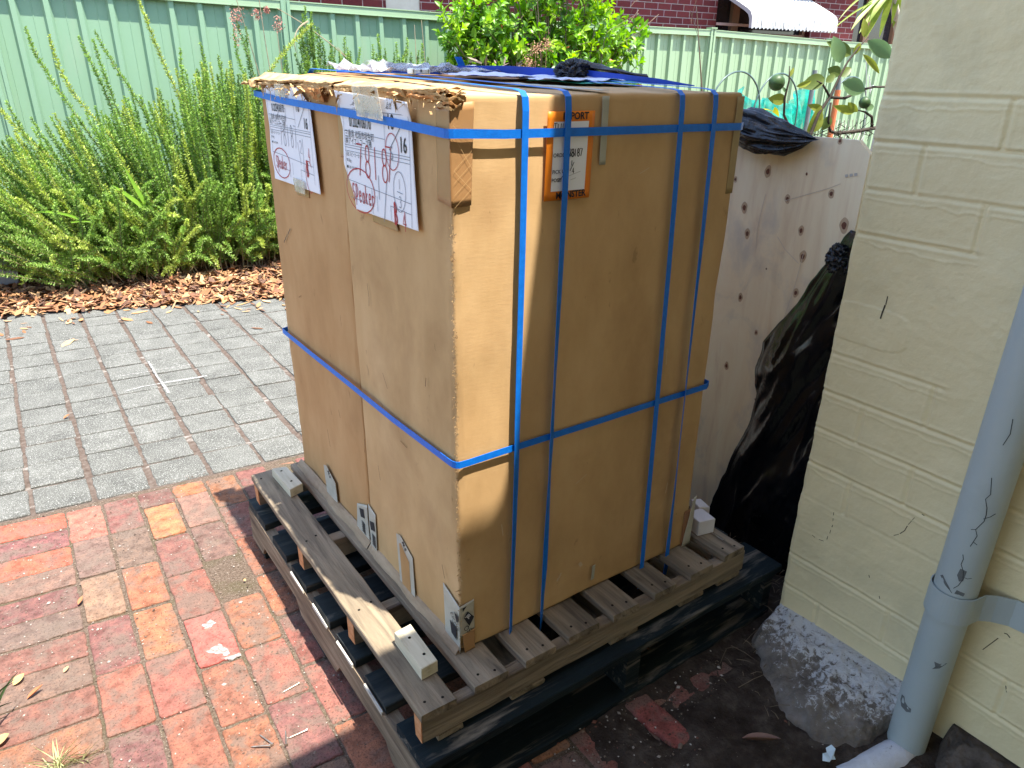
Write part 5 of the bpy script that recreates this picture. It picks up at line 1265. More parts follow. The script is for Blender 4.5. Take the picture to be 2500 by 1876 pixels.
# ---- rosemary: arching stems thick with needles
ros_m = mat('rosemary_needle', [(.8, .8, .8), (1.15, 1.15, 1.15)], 6, 3, rough=.5, spec=.35, attr=True, transl=.28)
stem_m = mat('rosemary_stem', [(.16, .13, .07), (.26, .21, .12)], 20, 4, rough=.9)
def stem_curve(root, tip, bow, n):
    t = np.linspace(0, 1, n)[:, None]; root = np.array(root); tip = np.array(tip)
    mid = (root+tip)/2+np.array(bow)
    return (1-t)**2*root+2*t*(1-t)*mid+t*t*tip
def rosemary(name, stems, label, seed, loc, nl=.025, group=None):
    r = np.random.default_rng(seed); root = thing(name, loc, label, 'rosemary', group)
    PV = []; DV = []; UV_ = []; LL = []; WW = []; CC = []; mb = MB()
    for (a, b, bow, tint) in stems:
        a = np.array(a, float); b = np.array(b, float); ln = np.linalg.norm(b-a)*1.1
        n = max(12, int(ln/.0050)); C = stem_curve(a, b, bow, n)
        C = C+np.stack([.012*np.sin(np.linspace(0, 7+r.random()*3, n)+r.random()*6), .012*np.sin(np.linspace(0, 6, n)+r.random()*6), np.zeros(n)], 1)
        T = np.gradient(C, axis=0); T /= np.linalg.norm(T, axis=1, keepdims=True)
        k = max(4, n//14); idx = np.linspace(0, n-1, k).astype(int)
        mb.tube([tuple(C[i]) for i in idx], list(np.linspace(.0035, .0012, k)), 4)
        for rep in range(3):
            i = np.arange(int(n*.06), n); m_ = len(i)
            ang = r.uniform(0, 2*math.pi, m_); R3 = r.normal(0, 1, (m_, 3)); R3 -= (R3*T[i]).sum(1, keepdims=True)*T[i]; R3 /= np.linalg.norm(R3, axis=1, keepdims=True)
            fr = (i/n); l = nl*(1-.45*np.clip((fr-.85)/.15, 0, 1))*r.uniform(.7, 1.2, m_)
            d = T[i]*r.uniform(.15, .8, (m_, 1))+R3; d /= np.linalg.norm(d, axis=1, keepdims=True)
            s = np.cross(d, r.normal(0, 1, (m_, 3))); s /= np.linalg.norm(s, axis=1, keepdims=True)
            P = C[i]; w1 = .0030
            PV.append(np.stack([P-s*w1*.7, P+s*w1*.7, P+d*l[:, None]*.7+s*w1, P+d*l[:, None], P+d*l[:, None]*.7-s*w1], 1))
            base = np.array([(.18, .29, .055), (.30, .37, .07), (.12, .21, .05), (.36, .36, .09)])[tint]
            CC.append(base[None]*r.uniform(.7, 1.3, (m_, 1))*(1+.25*fr[:, None]))
    V = np.concatenate(PV).reshape(-1, 3); n5 = len(V)//5
    F = (np.arange(n5)[:, None]*5+np.arange(5)[None])
    link_mesh('foliage', V, F, ros_m, root, col=np.concatenate(CC))
    mb.build('stem', stem_m, root)
    return root
r = np.random.default_rng(5)
def gauss(a, s): return float(r.normal(a, s))
stems = []
# tall erect stems on the right, leaning ones on the left; envelope read off the photograph
envx = [-1.0, -.45, -.2, .15, .45, .62, .80, 1.1, 1.4]; envz = [.70, 1.02, 1.12, 1.20, 1.30, 1.40, 1.46, 1.46, 1.40]
for i in range(800):
    rx = r.uniform(-.35, 1.75); ry = r.uniform(4.50, 5.15)
    lean = -.75*np.clip((.75-rx)/1.0, 0, 1)*r.uniform(.5, 1.3)+gauss(0, .06)
    tx = rx+lean; H = float(np.interp(tx, envx, envz))*(r.uniform(.40, .98) if i % 3 else r.uniform(.75, 1.02))
    stems.append(((rx, ry, .04), (tx, ry+gauss(.10, .16), H), (lean*.15, gauss(0, .03), .12*abs(lean)-.02), 0 if r.random() < .5 else (1 if r.random() < .45 else 2)))
for i in range(300):   # low skirts reaching forward and down over the mulch
    rx = r.uniform(-.30, 1.65); ry = r.uniform(4.45, 4.85)
    L = r.uniform(.2, .5); a = r.uniform(-2.7, -.6)
    stems.append(((rx, ry, .08), (rx+L*math.cos(a)*1.1, max(ry+L*math.sin(a)*.8, bed_y(rx)+.12), r.uniform(.10, .75)), (0, 0, r.uniform(.08, .3)), 0 if r.random() < .75 else 1))
# named long outliers (tips read off the photograph)
for a, b, bow, t in [((.35, 4.9, .5), (-.205, 5.0, 1.66), (-.22, 0, .02), 0), ((.45, 4.9, .6), (-.10, 5.05, 1.62), (-.22, 0, -.02), 1), ((.30, 4.9, .6), (.10, 5.1, 1.62), (-.02, 0, .05), 0),
                     ((.80, 4.9, .5), (.47, 5.0, 1.90), (.0, 0, .1), 1), ((.70, 4.9, .6), (.20, 5.05, 1.66), (-.10, 0, -.05), 0), ((.55, 4.9, .4), (.145, 5.0, 1.60), (-.15, 0, .05), 0),
                     ((.30, 4.8, .35), (-.53, 5.0, 1.25), (-.12, 0, -.02), 1), ((.10, 4.8, .35), (-.42, 4.9, 1.22), (-.2, 0, -.1), 0), ((.2, 4.7, .3), (-.62, 4.8, .62), (-.1, 0, .12), 1), ((.0, 4.7, .25), (-.60, 4.6, .28), (-.1, -.1, .12), 1),
                     ((-.1, 4.5, .2), (-.42, 4.30, .33), (-.15, 0, -.18), 1), ((.05, 4.6, .2), (-.45, 4.45, .50), (-.1, 0, -.1), 1),
                     ((.75, 4.9, .6), (.72, 5.05, 1.56), (-.04, 0, 0), 0), ((.85, 4.9, .6), (.86, 5.05, 1.60), (.0, 0, 0), 0), ((.95, 4.9, .6), (.98, 5.05, 1.52), (-.02, 0, 0), 0), ((1.15, 4.9, .6), (1.14, 5.1, 1.70), (.0, 0, 0), 0), ((1.2, 4.9, .6), (1.22, 5.1, 1.72), (.0, 0, 0), 2),
                     ((1.0, 4.95, .9), (1.75, 5.1, 1.77), (-.02, 0, .18), 1), ((1.25, 4.9, .6), (1.17, 5.1, 1.78), (.03, 0, 0), 2)]:
    stems.append((a, b, bow, t))
rosemary('rosemary_bush', stems, 'big rosemary bush with long needled stems before the green fence', 11, (.6, 4.9, 0))
st2 = []
for i in range(85):
    rx = r.uniform(1.40, 3.0); ry = r.uniform(4.9, 5.2); st2.append(((rx, ry, .2), (rx+gauss(.1, .12), ry+gauss(0, .1), 1.50+r.uniform(-.30, .12)), (gauss(0, .1), 0, 0), 0 if r.random() < .6 else 2))
for b in ((1.72, 1.84), (1.78, 1.80), (1.80, 1.70), (1.90, 1.60), (2.05, 1.63), (2.35, 1.66), (2.28, 1.58), (2.50, 1.60), (2.60, 1.64), (2.78, 1.60), (1.70, 1.78)):
    st2.append(((b[0]-.12, 5.1, .9), (b[0], 5.15, b[1]+.05), (.04, 0, -.02), 0)); st2.append(((b[0]-.06, 5.1, .9), (b[0]+.03, 5.12, b[1]-.06), (.03, 0, 0), 2)); st2.append(((b[0]-.02, 5.1, .9), (b[0]-.05, 5.12, b[1]-.10), (.02, 0, 0), 0))
st2 += [((1.3, 5.0, 1.0), (2.1, 5.1, 1.47), (0, 0, .2), 1), ((1.4, 5.0, 1.30), (2.75, 5.1, 1.45), (0, 0, .12), 1)]
rosemary('rosemary_bush', st2, 'sparser rosemary rising behind the box top left of the leafy shrub', 12, (2.3, 5.05, 0))

# dry stalks with rusty seed heads
dry_m = mat('dry_stalk', [(.30, .24, .15), (.46, .38, .26)], 15, 4, rough=.9)
pinkf = mat('rusty_seed_head', [(.38, .15, .12), (.52, .26, .20)], 30, 4, rough=.9)
def stalks(label, L, heads, loc, seed, group=None):
    r = np.random.default_rng(seed); root = thing('dry_stalks', loc, label, 'dry stalks', group)
    for a, b, bow in L:
        C = stem_curve(a, b, bow, 14); mb = MB(); mb.tube([tuple(c) for c in C], list(np.linspace(.0065, .0028, 14)), 5); mb.build('stalk', dry_m, root)
    if heads:
        for (hx, hy, hz, hl, hr) in heads:
            mb = MB()
            for i in range(120):
                t = r.random(); p = np.array([hx, hy, hz-t*hl])+r.normal(0, hr*(.4+.6*math.sin(t*3)), 3)*[1, 1, .5]
                d = r.normal(0, 1, 3); d /= np.linalg.norm(d); s = np.cross(d, r.normal(0, 1, 3)); s /= np.linalg.norm(s)
                mb.add([p-s*.004, p+s*.004, p+d*.014], [(0, 1, 2)])
            mb.build('seed_head', pinkf, root)
    return root
stalks('dry stalk with drooping pinkish seed heads above the rosemary', [((1.5, 5.2, .4), (1.35, 5.1, 1.92), (-.05, 0, .25)), ((1.45, 5.2, .5), (1.18, 5.1, 1.90), (.0, 0, .2)), ((1.52, 5.15, .3), (1.46, 5.1, 1.74), (0, 0, 0))],
       [(1.13, 5.05, 1.80, .22, .022), (1.16, 5.05, 1.84, .08, .03), (1.30, 5.05, 1.84, .06, .02), (1.46, 5.05, 1.80, .10, .024), (1.38, 5.05, 1.86, .04, .012)], (1.45, 5.2, 0), 3)
stalks('long bent grass stalk leaning over the rosemary by the fence post', [((2.20, 5.15, 1.38), (1.48, 5.1, 1.86), (.05, 0, .06)), ((2.16, 5.15, 1.40), (1.95, 5.1, 1.60), (0, 0, 0)), ((1.72, 5.1, 1.78), (1.60, 5.1, 1.55), (-.10, 0, .05))], None, (2.2, 5.15, 0), 4)
stalks('thin dead stems standing between rosemary and leafy shrub', [((2.75, 5.2, .3), (2.72, 5.2, 1.80), (0, 0, 0)), ((2.85, 5.2, .3), (2.79, 5.2, 1.84), (.03, 0, 0)), ((3.0, 5.2, .3), (3.06, 5.15, 1.95), (-.03, 0, 0)), ((3.16, 5.1, .3), (3.30, 5.1, 1.95), (-.15, 0, 0)), ((3.1, 5.1, 1.25), (3.0, 5.1, 1.62), (0, 0, 0))], None, (2.95, 5.2, 0), 5)
mb = MB(); mb.tube([(3.07, 5.0, .0), (3.08, 5.0, 1.545)], [.012, .012], 8); tag(mb.build('bamboo_stake', mat('bamboo', [(.42, .26, .12), (.52, .34, .17)], 12, 4, rough=.6)), 'short tan bamboo stake left of the leafy shrub', 'stake')

# ---- broad-leaved shrub
lf_m = mat('glossy_leaf', [(.85, .85, .85), (1.12, 1.12, 1.12)], 10, 3, rough=.38, spec=.5, attr=True, transl=.38)
bark_m = mat('grey_brown_bark', [(.12, .09, .065), (.22, .17, .12)], 20, 6, (1, 1, .3), rough=.95, bump=.5, bscale=40, bdist=.004)
def shrub(name, label, blobs, ntw, seed, loc, lmean=.085, trunk=None, cat='shrub', tips=()):
    r = np.random.default_rng(seed); root = thing(name, loc, label, cat)
    P = []; D = []; U = []; L = []; W = []; C = []; mb = MB(); base = np.array([loc[0], loc[1], .05])
    bw = np.array([b[6] for b in blobs]); bw = bw/bw.sum()
    for i in range(ntw+len(tips)):
        if i >= ntw: p = np.array(tips[i-ntw][:3]); hh = np.array([*tips[i-ntw][3:6]])
        else:
            b = blobs[r.choice(len(blobs), p=bw)]; q = r.normal(0, 1, 3); q /= np.linalg.norm(q); q *= r.random()**(1/2.2)
            p = np.array(b[:3])+q*np.array(b[3:6]); hh = q*.8+np.array([0, -.15, .75])+r.normal(0, .35, 3)
        hh = hh/np.linalg.norm(hh); tl = r.uniform(.10, .20)
        a = p-hh*tl
        mb.tube([tuple(a), tuple(p)], [.004, .002], 4)
        if r.random() < .22 or i >= ntw:
            k = base+np.array([r.normal(0, .15), r.normal(0, .1), 0]); Cc = stem_curve(k, a, (0, 0, .2), 8); mb.tube([tuple(c) for c in Cc], list(np.linspace(.014, .004, 8)), 5)
        nl = r.integers(7, 13); side = np.cross(hh, r.normal(0, 1, 3)); side /= np.linalg.norm(side); o2 = np.cross(hh, side)
        bright = r.random()
        for k in range(nl):
            t = k/nl; ang = k*2.4+r.normal(0, .3)
            rad = side*math.cos(ang)+o2*math.sin(ang)
            d = rad*(1.1-.75*t)+hh*(.35+.8*t)+np.array([0, 0, -.12])
            P.append(a+hh*tl*(.25+.75*t)); D.append(d); U.append(hh+r.normal(0, .25, 3)); l = lmean*r.uniform(.65, 1.35)*(1-.3*t)
            L.append(l); W.append(l*r.uniform(.42, .6))
            c = np.array([(.16, .33, .03), (.28, .46, .035), (.10, .22, .028)])[0 if bright < .5 else (1 if bright < .85 else 2)]*r.uniform(.8, 1.25)
            if r.random() < .006: c = np.array([.5, .12, .06])
            C.append(c)
    place_leaves('foliage', P, D, U, L, W, lf_m, C, root)
    mb.build('branch', bark_m, root)
    return root
shrub('leafy_shrub', 'bright green broad leaved shrub towering before the fence behind the boxes', [(3.65, 5.0, 1.62, .62, .32, .55, 3), (4.35, 4.95, 1.75, .55, .35, .60, 3), (4.85, 4.95, 1.72, .40, .3, .38, 1.2), (3.5, 4.95, 1.35, .45, .3, .4, 1.2), (4.4, 4.9, 1.30, .75, .3, .35, 2), (4.0, 5.0, 2.3, .8, .4, .5, 2.2), (3.25, 5.0, 1.75, .40, .3, .45, 2.2), (3.2, 5.0, 1.4, .30, .25, .3, 1.0)],
      900, 21, (4.1, 5.0, 0), .085, tips=[(5.25, 4.95, 1.90, .8, -.1, .5), (5.15, 4.95, 1.94, .5, -.1, .8), (5.30, 4.95, 1.82, .9, 0, .2), (5.05, 4.95, 1.60, .6, 0, -.5), (5.0, 4.95, 1.78, .7, 0, .3), (4.9, 4.95, 1.45, .6, 0, -.1), (5.12, 4.95, 1.86, .6, 0, .6), (3.0, 5.0, 1.98, -.8, 0, .3), (3.15, 5.0, 1.62, -.6, 0, -.2), (3.2, 5.0, 1.80, -.8, 0, .1)])
mb = MB(); r = np.random.default_rng(9)
for hx, hz in ((3.62, 1.62), (3.74, 1.66), (3.55, 1.50), (3.44, 1.38)):
    for i in range(150):
        p = np.array([hx, 4.62, hz])+r.normal(0, .030, 3); d = r.normal(0, 1, 3); d /= np.linalg.norm(d); s = np.cross(d, r.normal(0, 1, 3)); s /= np.linalg.norm(s)
        mb.add([p-s*.006, p+s*.006, p+d*.016], [(0, 1, 2)])
    mb.tube([(hx, 4.62, hz), (hx+.02, 4.66, hz-.4), (hx+.05, 4.7, .2)], [.002, .004, .005], 5)
tag(mb.build('seed_plant', mat('dry_brown_flower', [(.36, .20, .12), (.50, .30, .18)], 30, 4, rough=.9)), 'dried brown flower heads poking up before the leafy shrub', 'plant')
# grey dead foliage tangle
mb = MB()
for i in range(130):
    p = np.array([r.uniform(3.1, 3.55), r.uniform(4.75, 4.95), r.uniform(1.2, 1.52)]); d = r.normal(0, 1, 3); d[2] = abs(d[2]); d /= np.linalg.norm(d); l = r.uniform(.04, .12)
    s = np.cross(d, r.normal(0, 1, 3)); s /= np.linalg.norm(s)
    mb.add([p-s*.007, p+s*.007, p+d*l*.6+s*.009, p+d*l, p+d*l*.6-s*.009], [(0, 1, 2, 3, 4)])
mb.tube([(3.3, 4.85, .1), (3.32, 4.85, 1.3)], [.01, .006], 5)
tag(mb.build('dead_plant', mat('dead_leaf_grey', [(.20, .15, .12), (.34, .27, .22)], 20, 4, rough=.95)), 'grey dead withered plant at the foot of the leafy shrub', 'plant')

# ---- bright strappy weeds in the rosemary
def blades(name, label, items, loc, mt, cat='weed', wd=.012, seed=0, view=(.3, -1, .1)):
    V = []; F = []
    for a, b, bow, w in items:
        C = stem_curve(a, b, bow, 10); n = len(C)
        T = np.gradient(C, axis=0); s = np.cross(T, view); s /= np.linalg.norm(s, axis=1, keepdims=True)
        b0 = len(V)
        for i in range(n):
            ww = w*(1-.9*(i/(n-1))**2.2)/2; V += [tuple(C[i]-s[i]*ww), tuple(C[i]+np.array([0, .0015, -.002])), tuple(C[i]+s[i]*ww)]
            if i: k = b0+i*3; F += [(k-3, k-2, k+1, k), (k-2, k-1, k+2, k+1)]
    o = link_mesh(name, V, F, mt, smooth=True); return tag(o, label, cat)
brg = mat('bright_blade', [(.22, .42, .04), (.30, .50, .06)], 6, 3, rough=.4, transl=.35)
blades('grass_weed', 'bright green strappy weed sprouting from the rosemary on the left', [((.22, 4.45, .55), (.12, 4.42, .83), (-.01, 0, .02), .030), ((.20, 4.45, .55), (.03, 4.42, .72), (-.02, 0, .03), .03), ((-.20, 4.45, .52), (-.50, 4.4, .58), (.0, 0, .06), .016), ((-.25, 4.45, .5), (-.05, 4.4, .47), (0, 0, .03), .010)], (0, 4.4, 0), brg)
paleg = mat('pale_dry_grass', [(.42, .44, .22), (.58, .58, .34)], 8, 3, rough=.6, transl=.25)
r = np.random.default_rng(31)
gi = []
for i in range(34):
    a = r.uniform(0, 6.28); l = r.uniform(.03, .075); c = (-.782+r.normal(0, .008), .445+r.normal(0, .01), .0)
    gi.append((c, (c[0]+l*math.cos(a), c[1]+l*math.sin(a), r.uniform(.012, .055)), (0, 0, .012), .0026))
blades('grass_tuft', 'pale spiky grass tuft growing between bricks at the bottom left', gi, (-.78, .44, 0), paleg, 'grass')
gi = []
for i in range(12):
    a = r.uniform(0, 6.28); l = r.uniform(.02, .05); c = (-.735+r.normal(0, .006), .440+r.normal(0, .008), .0)
    gi.append((c, (c[0]+l*math.cos(a), c[1]+l*math.sin(a), r.uniform(.01, .035)), (0, 0, .01), .0022))
blades('grass_tuft', 'tiny second grass sprout right of the bigger spiky tuft', gi, (-.735, .44, 0), paleg, 'grass')
darkg = mat('dark_green_blade', [(.03, .05, .02), (.05, .09, .03)], 6, 3, rough=.5, transl=.2)
gi = []
for i in range(70):
    a = r.uniform(0, 6.28); l = r.uniform(.05, .13); c = (-.965+r.normal(0, .015), .60+r.normal(0, .05), .0)
    gi.append((c, (c[0]+l*math.cos(a), c[1]+l*math.sin(a), r.uniform(.05, .19)), (0, 0, .05), .009))
blades('low_plant', 'dark leafy plant at the bottom left edge, throwing a small shadow', gi, (-1.0, .56, 0), darkg, 'plant')  # low ground plant, inferred from its shadow and placed to cast it
# fallen leaves
def flat_leaf(x, y, z, ang, l, w, col, label, curl=.25):
    m_ = bpy.data.materials.get('fallen_'+col) or mat('fallen_'+col, {'yellow': [(.58, .36, .12), (.68, .46, .18)], 'brown': [(.34, .12, .05), (.44, .18, .08)], 'tan': [(.48, .28, .13), (.60, .38, .2)], 'dusk': [(.22, .12, .08), (.30, .17, .12)]}[col], 30, 4, rough=.6, bump=.2, bscale=80, bdist=.002, transl=.1)
    o = place_leaves('fallen_leaf', [(x, y, z)], [(math.cos(ang), math.sin(ang), .12)], [(.15, .1, 1)], [l], [w], m_, [(1, 1, 1)], n=8, fold=.35, curl=-curl)
    return tag(o, label, 'leaf')
flat_leaf(-.850, .775, .006, .5, .032, .024, 'yellow', 'curled yellow leaf on brick near the left edge')
flat_leaf(-.825, .705, .006, .3, .042, .012, 'brown', 'narrow red brown leaf just below the yellow one')
flat_leaf(-.742, .752, .006, .6, .018, .011, 'tan', 'small tan leaf right of the red brown one')
flat_leaf(-.680, 1.020, .006, .9, .028, .012, 'brown', 'small rusty leaf on the joint between dark bricks')
flat_leaf(-.895, .590, .006, .2, .034, .030, 'tan', 'crumpled tan leaf at the left edge by the plant shadow')
flat_leaf(-.252, .857, .006, 1.2, .008, .007, 'yellow', 'tiny yellow leaf scrap on orange brick by the pallet')
flat_leaf(.535, -.375, .016, -1.0, .085, .017, 'dusk', 'long dull brown gum leaf on the dark soil')
flat_leaf(-.585, 2.42, .004, .4, .030, .016, 'brown', 'small orange brown leaf on the grey pavers')
mb = MB(); pts = [(0, 0), (.015, .010), (.03, .008), (.038, .016), (.052, .012), (.05, 0), (.036, -.006), (.03, -.014), (.018, -.010), (.008, -.012)]
c = np.array([.632, -.520]); V = [(c[0]+a, c[1]+b, .022+.003*math.sin(a*150)) for a, b in pts]
V += [(x, y, z-.0012) for x, y, z in V]; n = 10
o = link_mesh('paint_flake', V, [tuple(range(n)), tuple(range(2*n-1, n-1, -1))]+[(i, n+i, n+(i+1) % n, (i+1) % n) for i in range(n)], mat('flake_paint', [(.62, .74, .78)], rough=.5)); bm_fix(o)
tag(o, 'white blue paint flake on the soil by the downpipe shoe', 'paint flake')

# ---- grey planters by the fence
pot_m = mat('grey_planter_plastic', [(.27, .26, .28), (.33, .32, .34)], 4, 4, rough=.5, spec=.4)
potsoil = mat('potting_soil', [(.03, .022, .016), (.06, .045, .03)], 30, 6, rough=1, bump=.8, bscale=60, bdist=.01)
def planter(x0, x1, y0, y1, h, label, mt):
    root = thing('planter', ((x0+x1)/2, (y0+y1)/2, 0), label, 'planter', None)
    def ringb(i, z): return [(x0+i, y0+i, z), (x1-i, y0+i, z), (x1-i, y1-i, z), (x0+i, y1-i, z)]
    R_ = [ringb(.03, .012), ringb(.0, h-.03), ringb(-.012, h-.028), ringb(-.012, h), ringb(.010, h), ringb(.012, h-.05), ringb(.035, h-.11)]
    V = sum(R_, []); F = [(3, 2, 1, 0)]+[(k*4+i, k*4+(i+1) % 4, k*4+4+(i+1) % 4, k*4+4+i) for k in range(len(R_)-1) for i in range(4)]
    o = link_mesh('tub', V, F, mt, root); bm_fix(o)
    link_mesh('soil_fill', ringb(.03, h-.10), [(0, 1, 2, 3)], potsoil, root)
planter(-1.35, -.59, 4.86, 5.18, .255, 'dark grey plastic planter at the left edge by the fence', pot_m)
planter(.10, .58, 5.05, 5.35, .255, 'grey planter half hidden inside the rosemary', mat('light_grey_planter', [(.42, .41, .43), (.5, .5, .51)], 4, 4, rough=.5, spec=.4))

# ---- young lemon tree behind the plywood
lem = thing('lemon_tree', (1.95, .80, 0), 'young lemon tree with green fruit rising behind the plywood', 'lemon tree')
lbark = mat('dark_twig_bark', [(.035, .028, .022), (.07, .055, .045)], 30, 5, rough=.9)
mb = MB(); yL = .75
def zz(z): return z+ZP
mb.tube([(2.02, .80, 0), (2.05, .78, .7), (2.10, yL, zz(.93)), (2.14, yL, zz(1.03)), (2.20, yL, zz(1.096)), (2.235, yL, zz(1.16)), (2.274, yL, zz(1.218)), (2.33, yL, zz(1.27)), (2.39, yL, zz(1.315))], [.016, .012, .0075, .0065, .006, .005, .004, .003, .0022], 8)
mb.tube([(2.20, yL, zz(1.09)), (2.30, yL, zz(1.085)), (2.42, yL, zz(1.118)), (2.50, yL, zz(1.128)), (2.60, yL, zz(1.128))], [.007, .006, .005, .005, .005], 6)
mb.tube([(1.97, .80, .6), (1.965, yL, zz(.98)), (1.915, yL, zz(1.03)), (1.905, yL, zz(1.09)), (1.915, yL, zz(1.15)), (1.905, yL, zz(1.20))], [.008, .006, .005, .0045, .0035, .0015], 6)
mb.tube([(2.19, yL, zz(1.095)), (2.13, yL, zz(1.14)), (2.09, yL, zz(1.15))], [.005, .004, .002], 5)
mb.tube([(2.21, yL, zz(1.07)), (2.215, yL, zz(1.0)), (2.24, yL, zz(.96)), (2.30, yL, zz(.95)), (2.45, yL, zz(.955)), (2.6, yL, zz(.965))], [.005, .005, .006, .007, .008, .008], 6)
mb.tube([(2.55, yL, zz(.96)), (2.53, yL, zz(1.01)), (2.47, yL, zz(1.03)), (2.40, yL, zz(1.04))], [.007, .006, .004, .002], 6)
r = np.random.default_rng(8)
for i in range(46):
    x = r.uniform(2.1, 2.55); z = .955+r.normal(0, .012); a = r.uniform(0, 6.28); l = r.uniform(.02, .055)
    mb.tube([(x, yL+r.normal(0, .02), zz(z)), (x+l*math.cos(a), yL+r.normal(0, .02), zz(z+l*math.sin(a)*.8))], [.0018, .0007], 4)
mb.build('branch', lbark, lem, smooth=True)
P = []; D = []; U = []; L = []; W = []; C = []
cam_d = np.array([-.55, -.80, .1])
for (x, z), (dx, dz), l, w, t in [((2.225, 1.215), (-.05, .10), .105, .062, 1), ((2.29, 1.245), (-.9, .35), .12, .05, 0), ((2.24, 1.175), (-.8, .25), .06, .045, 0), ((2.24, 1.165), (.6, .45), .06, .035, 0),
                                  ((2.265, 1.145), (.95, -.25), .125, .066, 1), ((2.14, 1.16), (-.95, -.30), .10, .058, 0), ((2.15, 1.145), (.3, .2), .05, .03, 0), ((2.145, 1.06), (-.3, -.95), .125, .050, 2), ((2.17, 1.04), (-.9, .25), .075, .03, 2),
                                  ((2.385, 1.30), (.9, -.35), .16, .06, 1), ((2.37, 1.25), (.8, -.5), .13, .025, 2), ((2.39, 1.03), (-.9, .20), .10, .035, 2), ((2.33, 1.07), (.6, -.4), .07, .03, 2), ((1.912, 1.083), (-.98, .05), .07, .042, 2),
                                  ((1.965, 1.13), (.95, .25), .07, .022, 2), ((1.905, 1.11), (-.5, .5), .025, .012, 1), ((2.13, .96), (.3, .8), .08, .035, 2), ((2.46, 1.045), (.6, .1), .05, .03, 1), ((2.22, 1.02), (-.2, -.5), .06, .04, 0),
                                  ((2.36, 1.31), (-.2, .9), .07, .03, 2), ((2.34, 1.29), (-.4, -.8), .05, .025, 2), ((1.91, 1.16), (.3, .6), .04, .014, 2)]:
    P.append((x, yL, zz(z))); D.append((dx*.85, dx*-.35, dz)); U.append(cam_d+r.normal(0, .15, 3)); L.append(l); W.append(w)
    C.append(np.array([(.12, .17, .045), (.13, .22, .10), (.24, .28, .05)])[t]*r.uniform(.85, 1.2))
place_leaves('foliage', P, D, U, L, W, mat('lemon_leaf', [(.9, .9, .9), (1.1, 1.1, 1.1)], 12, 3, rough=.42, spec=.4, attr=True, transl=.3), C, lem, n=8, fold=.16, curl=.12)
fr_m = mat('green_lemon', [(.035, .075, .025), (.055, .105, .035)], 20, 4, rough=.45, bump=.25, bscale=120, bdist=.002)
for x, z, rr in ((1.843, 1.143, .029), (2.455, 1.067, .024)):
    nu, nv = 28, 18; u, v, F = grid(nu, nv); th = u*2*math.pi; ph = (v-.5)*math.pi
    Dn = np.stack([np.cos(th)*np.cos(ph), np.sin(th)*np.cos(ph), np.sin(ph)*1.0], 1); Pn = Dn*rr*(1+.10*(np.abs(Dn[:, [0]])**6))+np.array([x, yL, zz(z)])
    link_mesh('lemon', Pn, F, fr_m, lem, smooth=True)
flag = blades('plant_shoot', 'yellow sunlit leaves just right of the far box corner', [((4.70, 3.0, zz(.74)), (4.62, 3.0, zz(.92)), (0, 0, 0), .04), ((4.72, 3.0, zz(.78)), (4.66, 3.0, zz(.88)), (0, 0, .03), .05), ((4.66, 3.0, zz(.89)), (4.95, 3.0, zz(.88)), (0, 0, .04), .012), ((4.93, 3.0, zz(.90)), (5.02, 3.0, zz(.84)), (0, 0, .02), .045), ((4.62, 3.0, zz(.50)), (4.64, 3.0, zz(.92)), (0, 0, 0), .02), ((4.60, 3.0, zz(.80)), (4.70, 3.0, zz(.66)), (0, 0, 0), .06)], (4.6, 3, 0),
              mat('yellow_leaf', [(.55, .50, .03), (.65, .58, .05)], 6, 3, rough=.4, transl=.35), 'plant', view=(-.79, -.61, .1))

# ---- hoops, netting and stakes in the vegetable bed
wire = mat('dark_green_wire', [(.05, .09, .085), (.08, .13, .12)], 9, 3, rough=.4, spec=.5)
def hoopwire(cx, y, zc, rx, rz, label, a0=0, a1=180, legs=True):
    mb = MB(); pts = [(cx+rx*math.cos(R(a)), y, zc+rz*math.sin(R(a))) for a in np.linspace(a0, a1, 24)]
    if legs: pts = [(pts[0][0]+.01, y, 0.0)]+pts+[(pts[-1][0]-.01, y, 0.0)]
    mb.tube(pts, .0075, 6)
    return tag(mb.build('garden_hoop', wire, smooth=True), label, 'hoop', 'garden hoops over the netted bed')
hoopwire(4.68, 3.2, zz(.88), .325, .31, 'nearer arched garden hoop beside the far box corner')
hoopwire(5.24, 3.2, zz(.84), .315, .34, 'arched garden hoop behind the left green lemon')
hoopwire(6.35, 3.2, zz(.80), .34, .36, 'arched garden hoop half hidden by the cream wall')
net_m = mat('teal_garden_net', [(.03, .42, .33), (.06, .52, .42), (.20, .62, .50)], 5, 5, (1, 1, 2), rough=.7, transl=.4, alpha=(9, .30, .75))
def netting(x0, x1, y, z0, z1, seed, label, topw):
    nu, nv = 70, 44; u, v, F = grid(nu, nv)
    Q = np.stack([u*4, v*3, u*0], 1)
    x = x0+(x1-x0)*u; zt2 = np.interp(u, [0, .12, .3, .5, .62, .8, .9, 1], topw)
    z = z0+(z1*zt2-z0)*v
    P = np.stack([x+.02*vnoise(Q, 2, seed), y+.06*vnoise(Q, 1.6, seed+1, 4)+.05*np.sin(u*30+v*2), z], 1)
    return tag(link_mesh('garden_net', P, F, net_m, smooth=True), label, 'net')
netting(4.72, 5.55, 3.28, .55, zz(.98), 4, 'teal netting draped over the hoops left of the lemon branch', [.98, 1.08, .98, .99, 1., .99, .96, .93])
netting(5.55, 6.02, 3.32, .45, zz(.96), 8, 'brighter bunched teal netting below the lemon branches', [.92, .96, 1.02, 1.08, 1.10, 1.04, .9, .75])
mb = MB(); mb.tube([(5.44, 3.0, 0), (5.43, 3.0, zz(1.21))], .020, 10); tag(mb.build('garden_stake', mat('grey_stake', [(.12, .14, .14), (.2, .22, .22)], 9, 3, rough=.6)), 'short dark grey stake standing in the netted bed', 'stake')
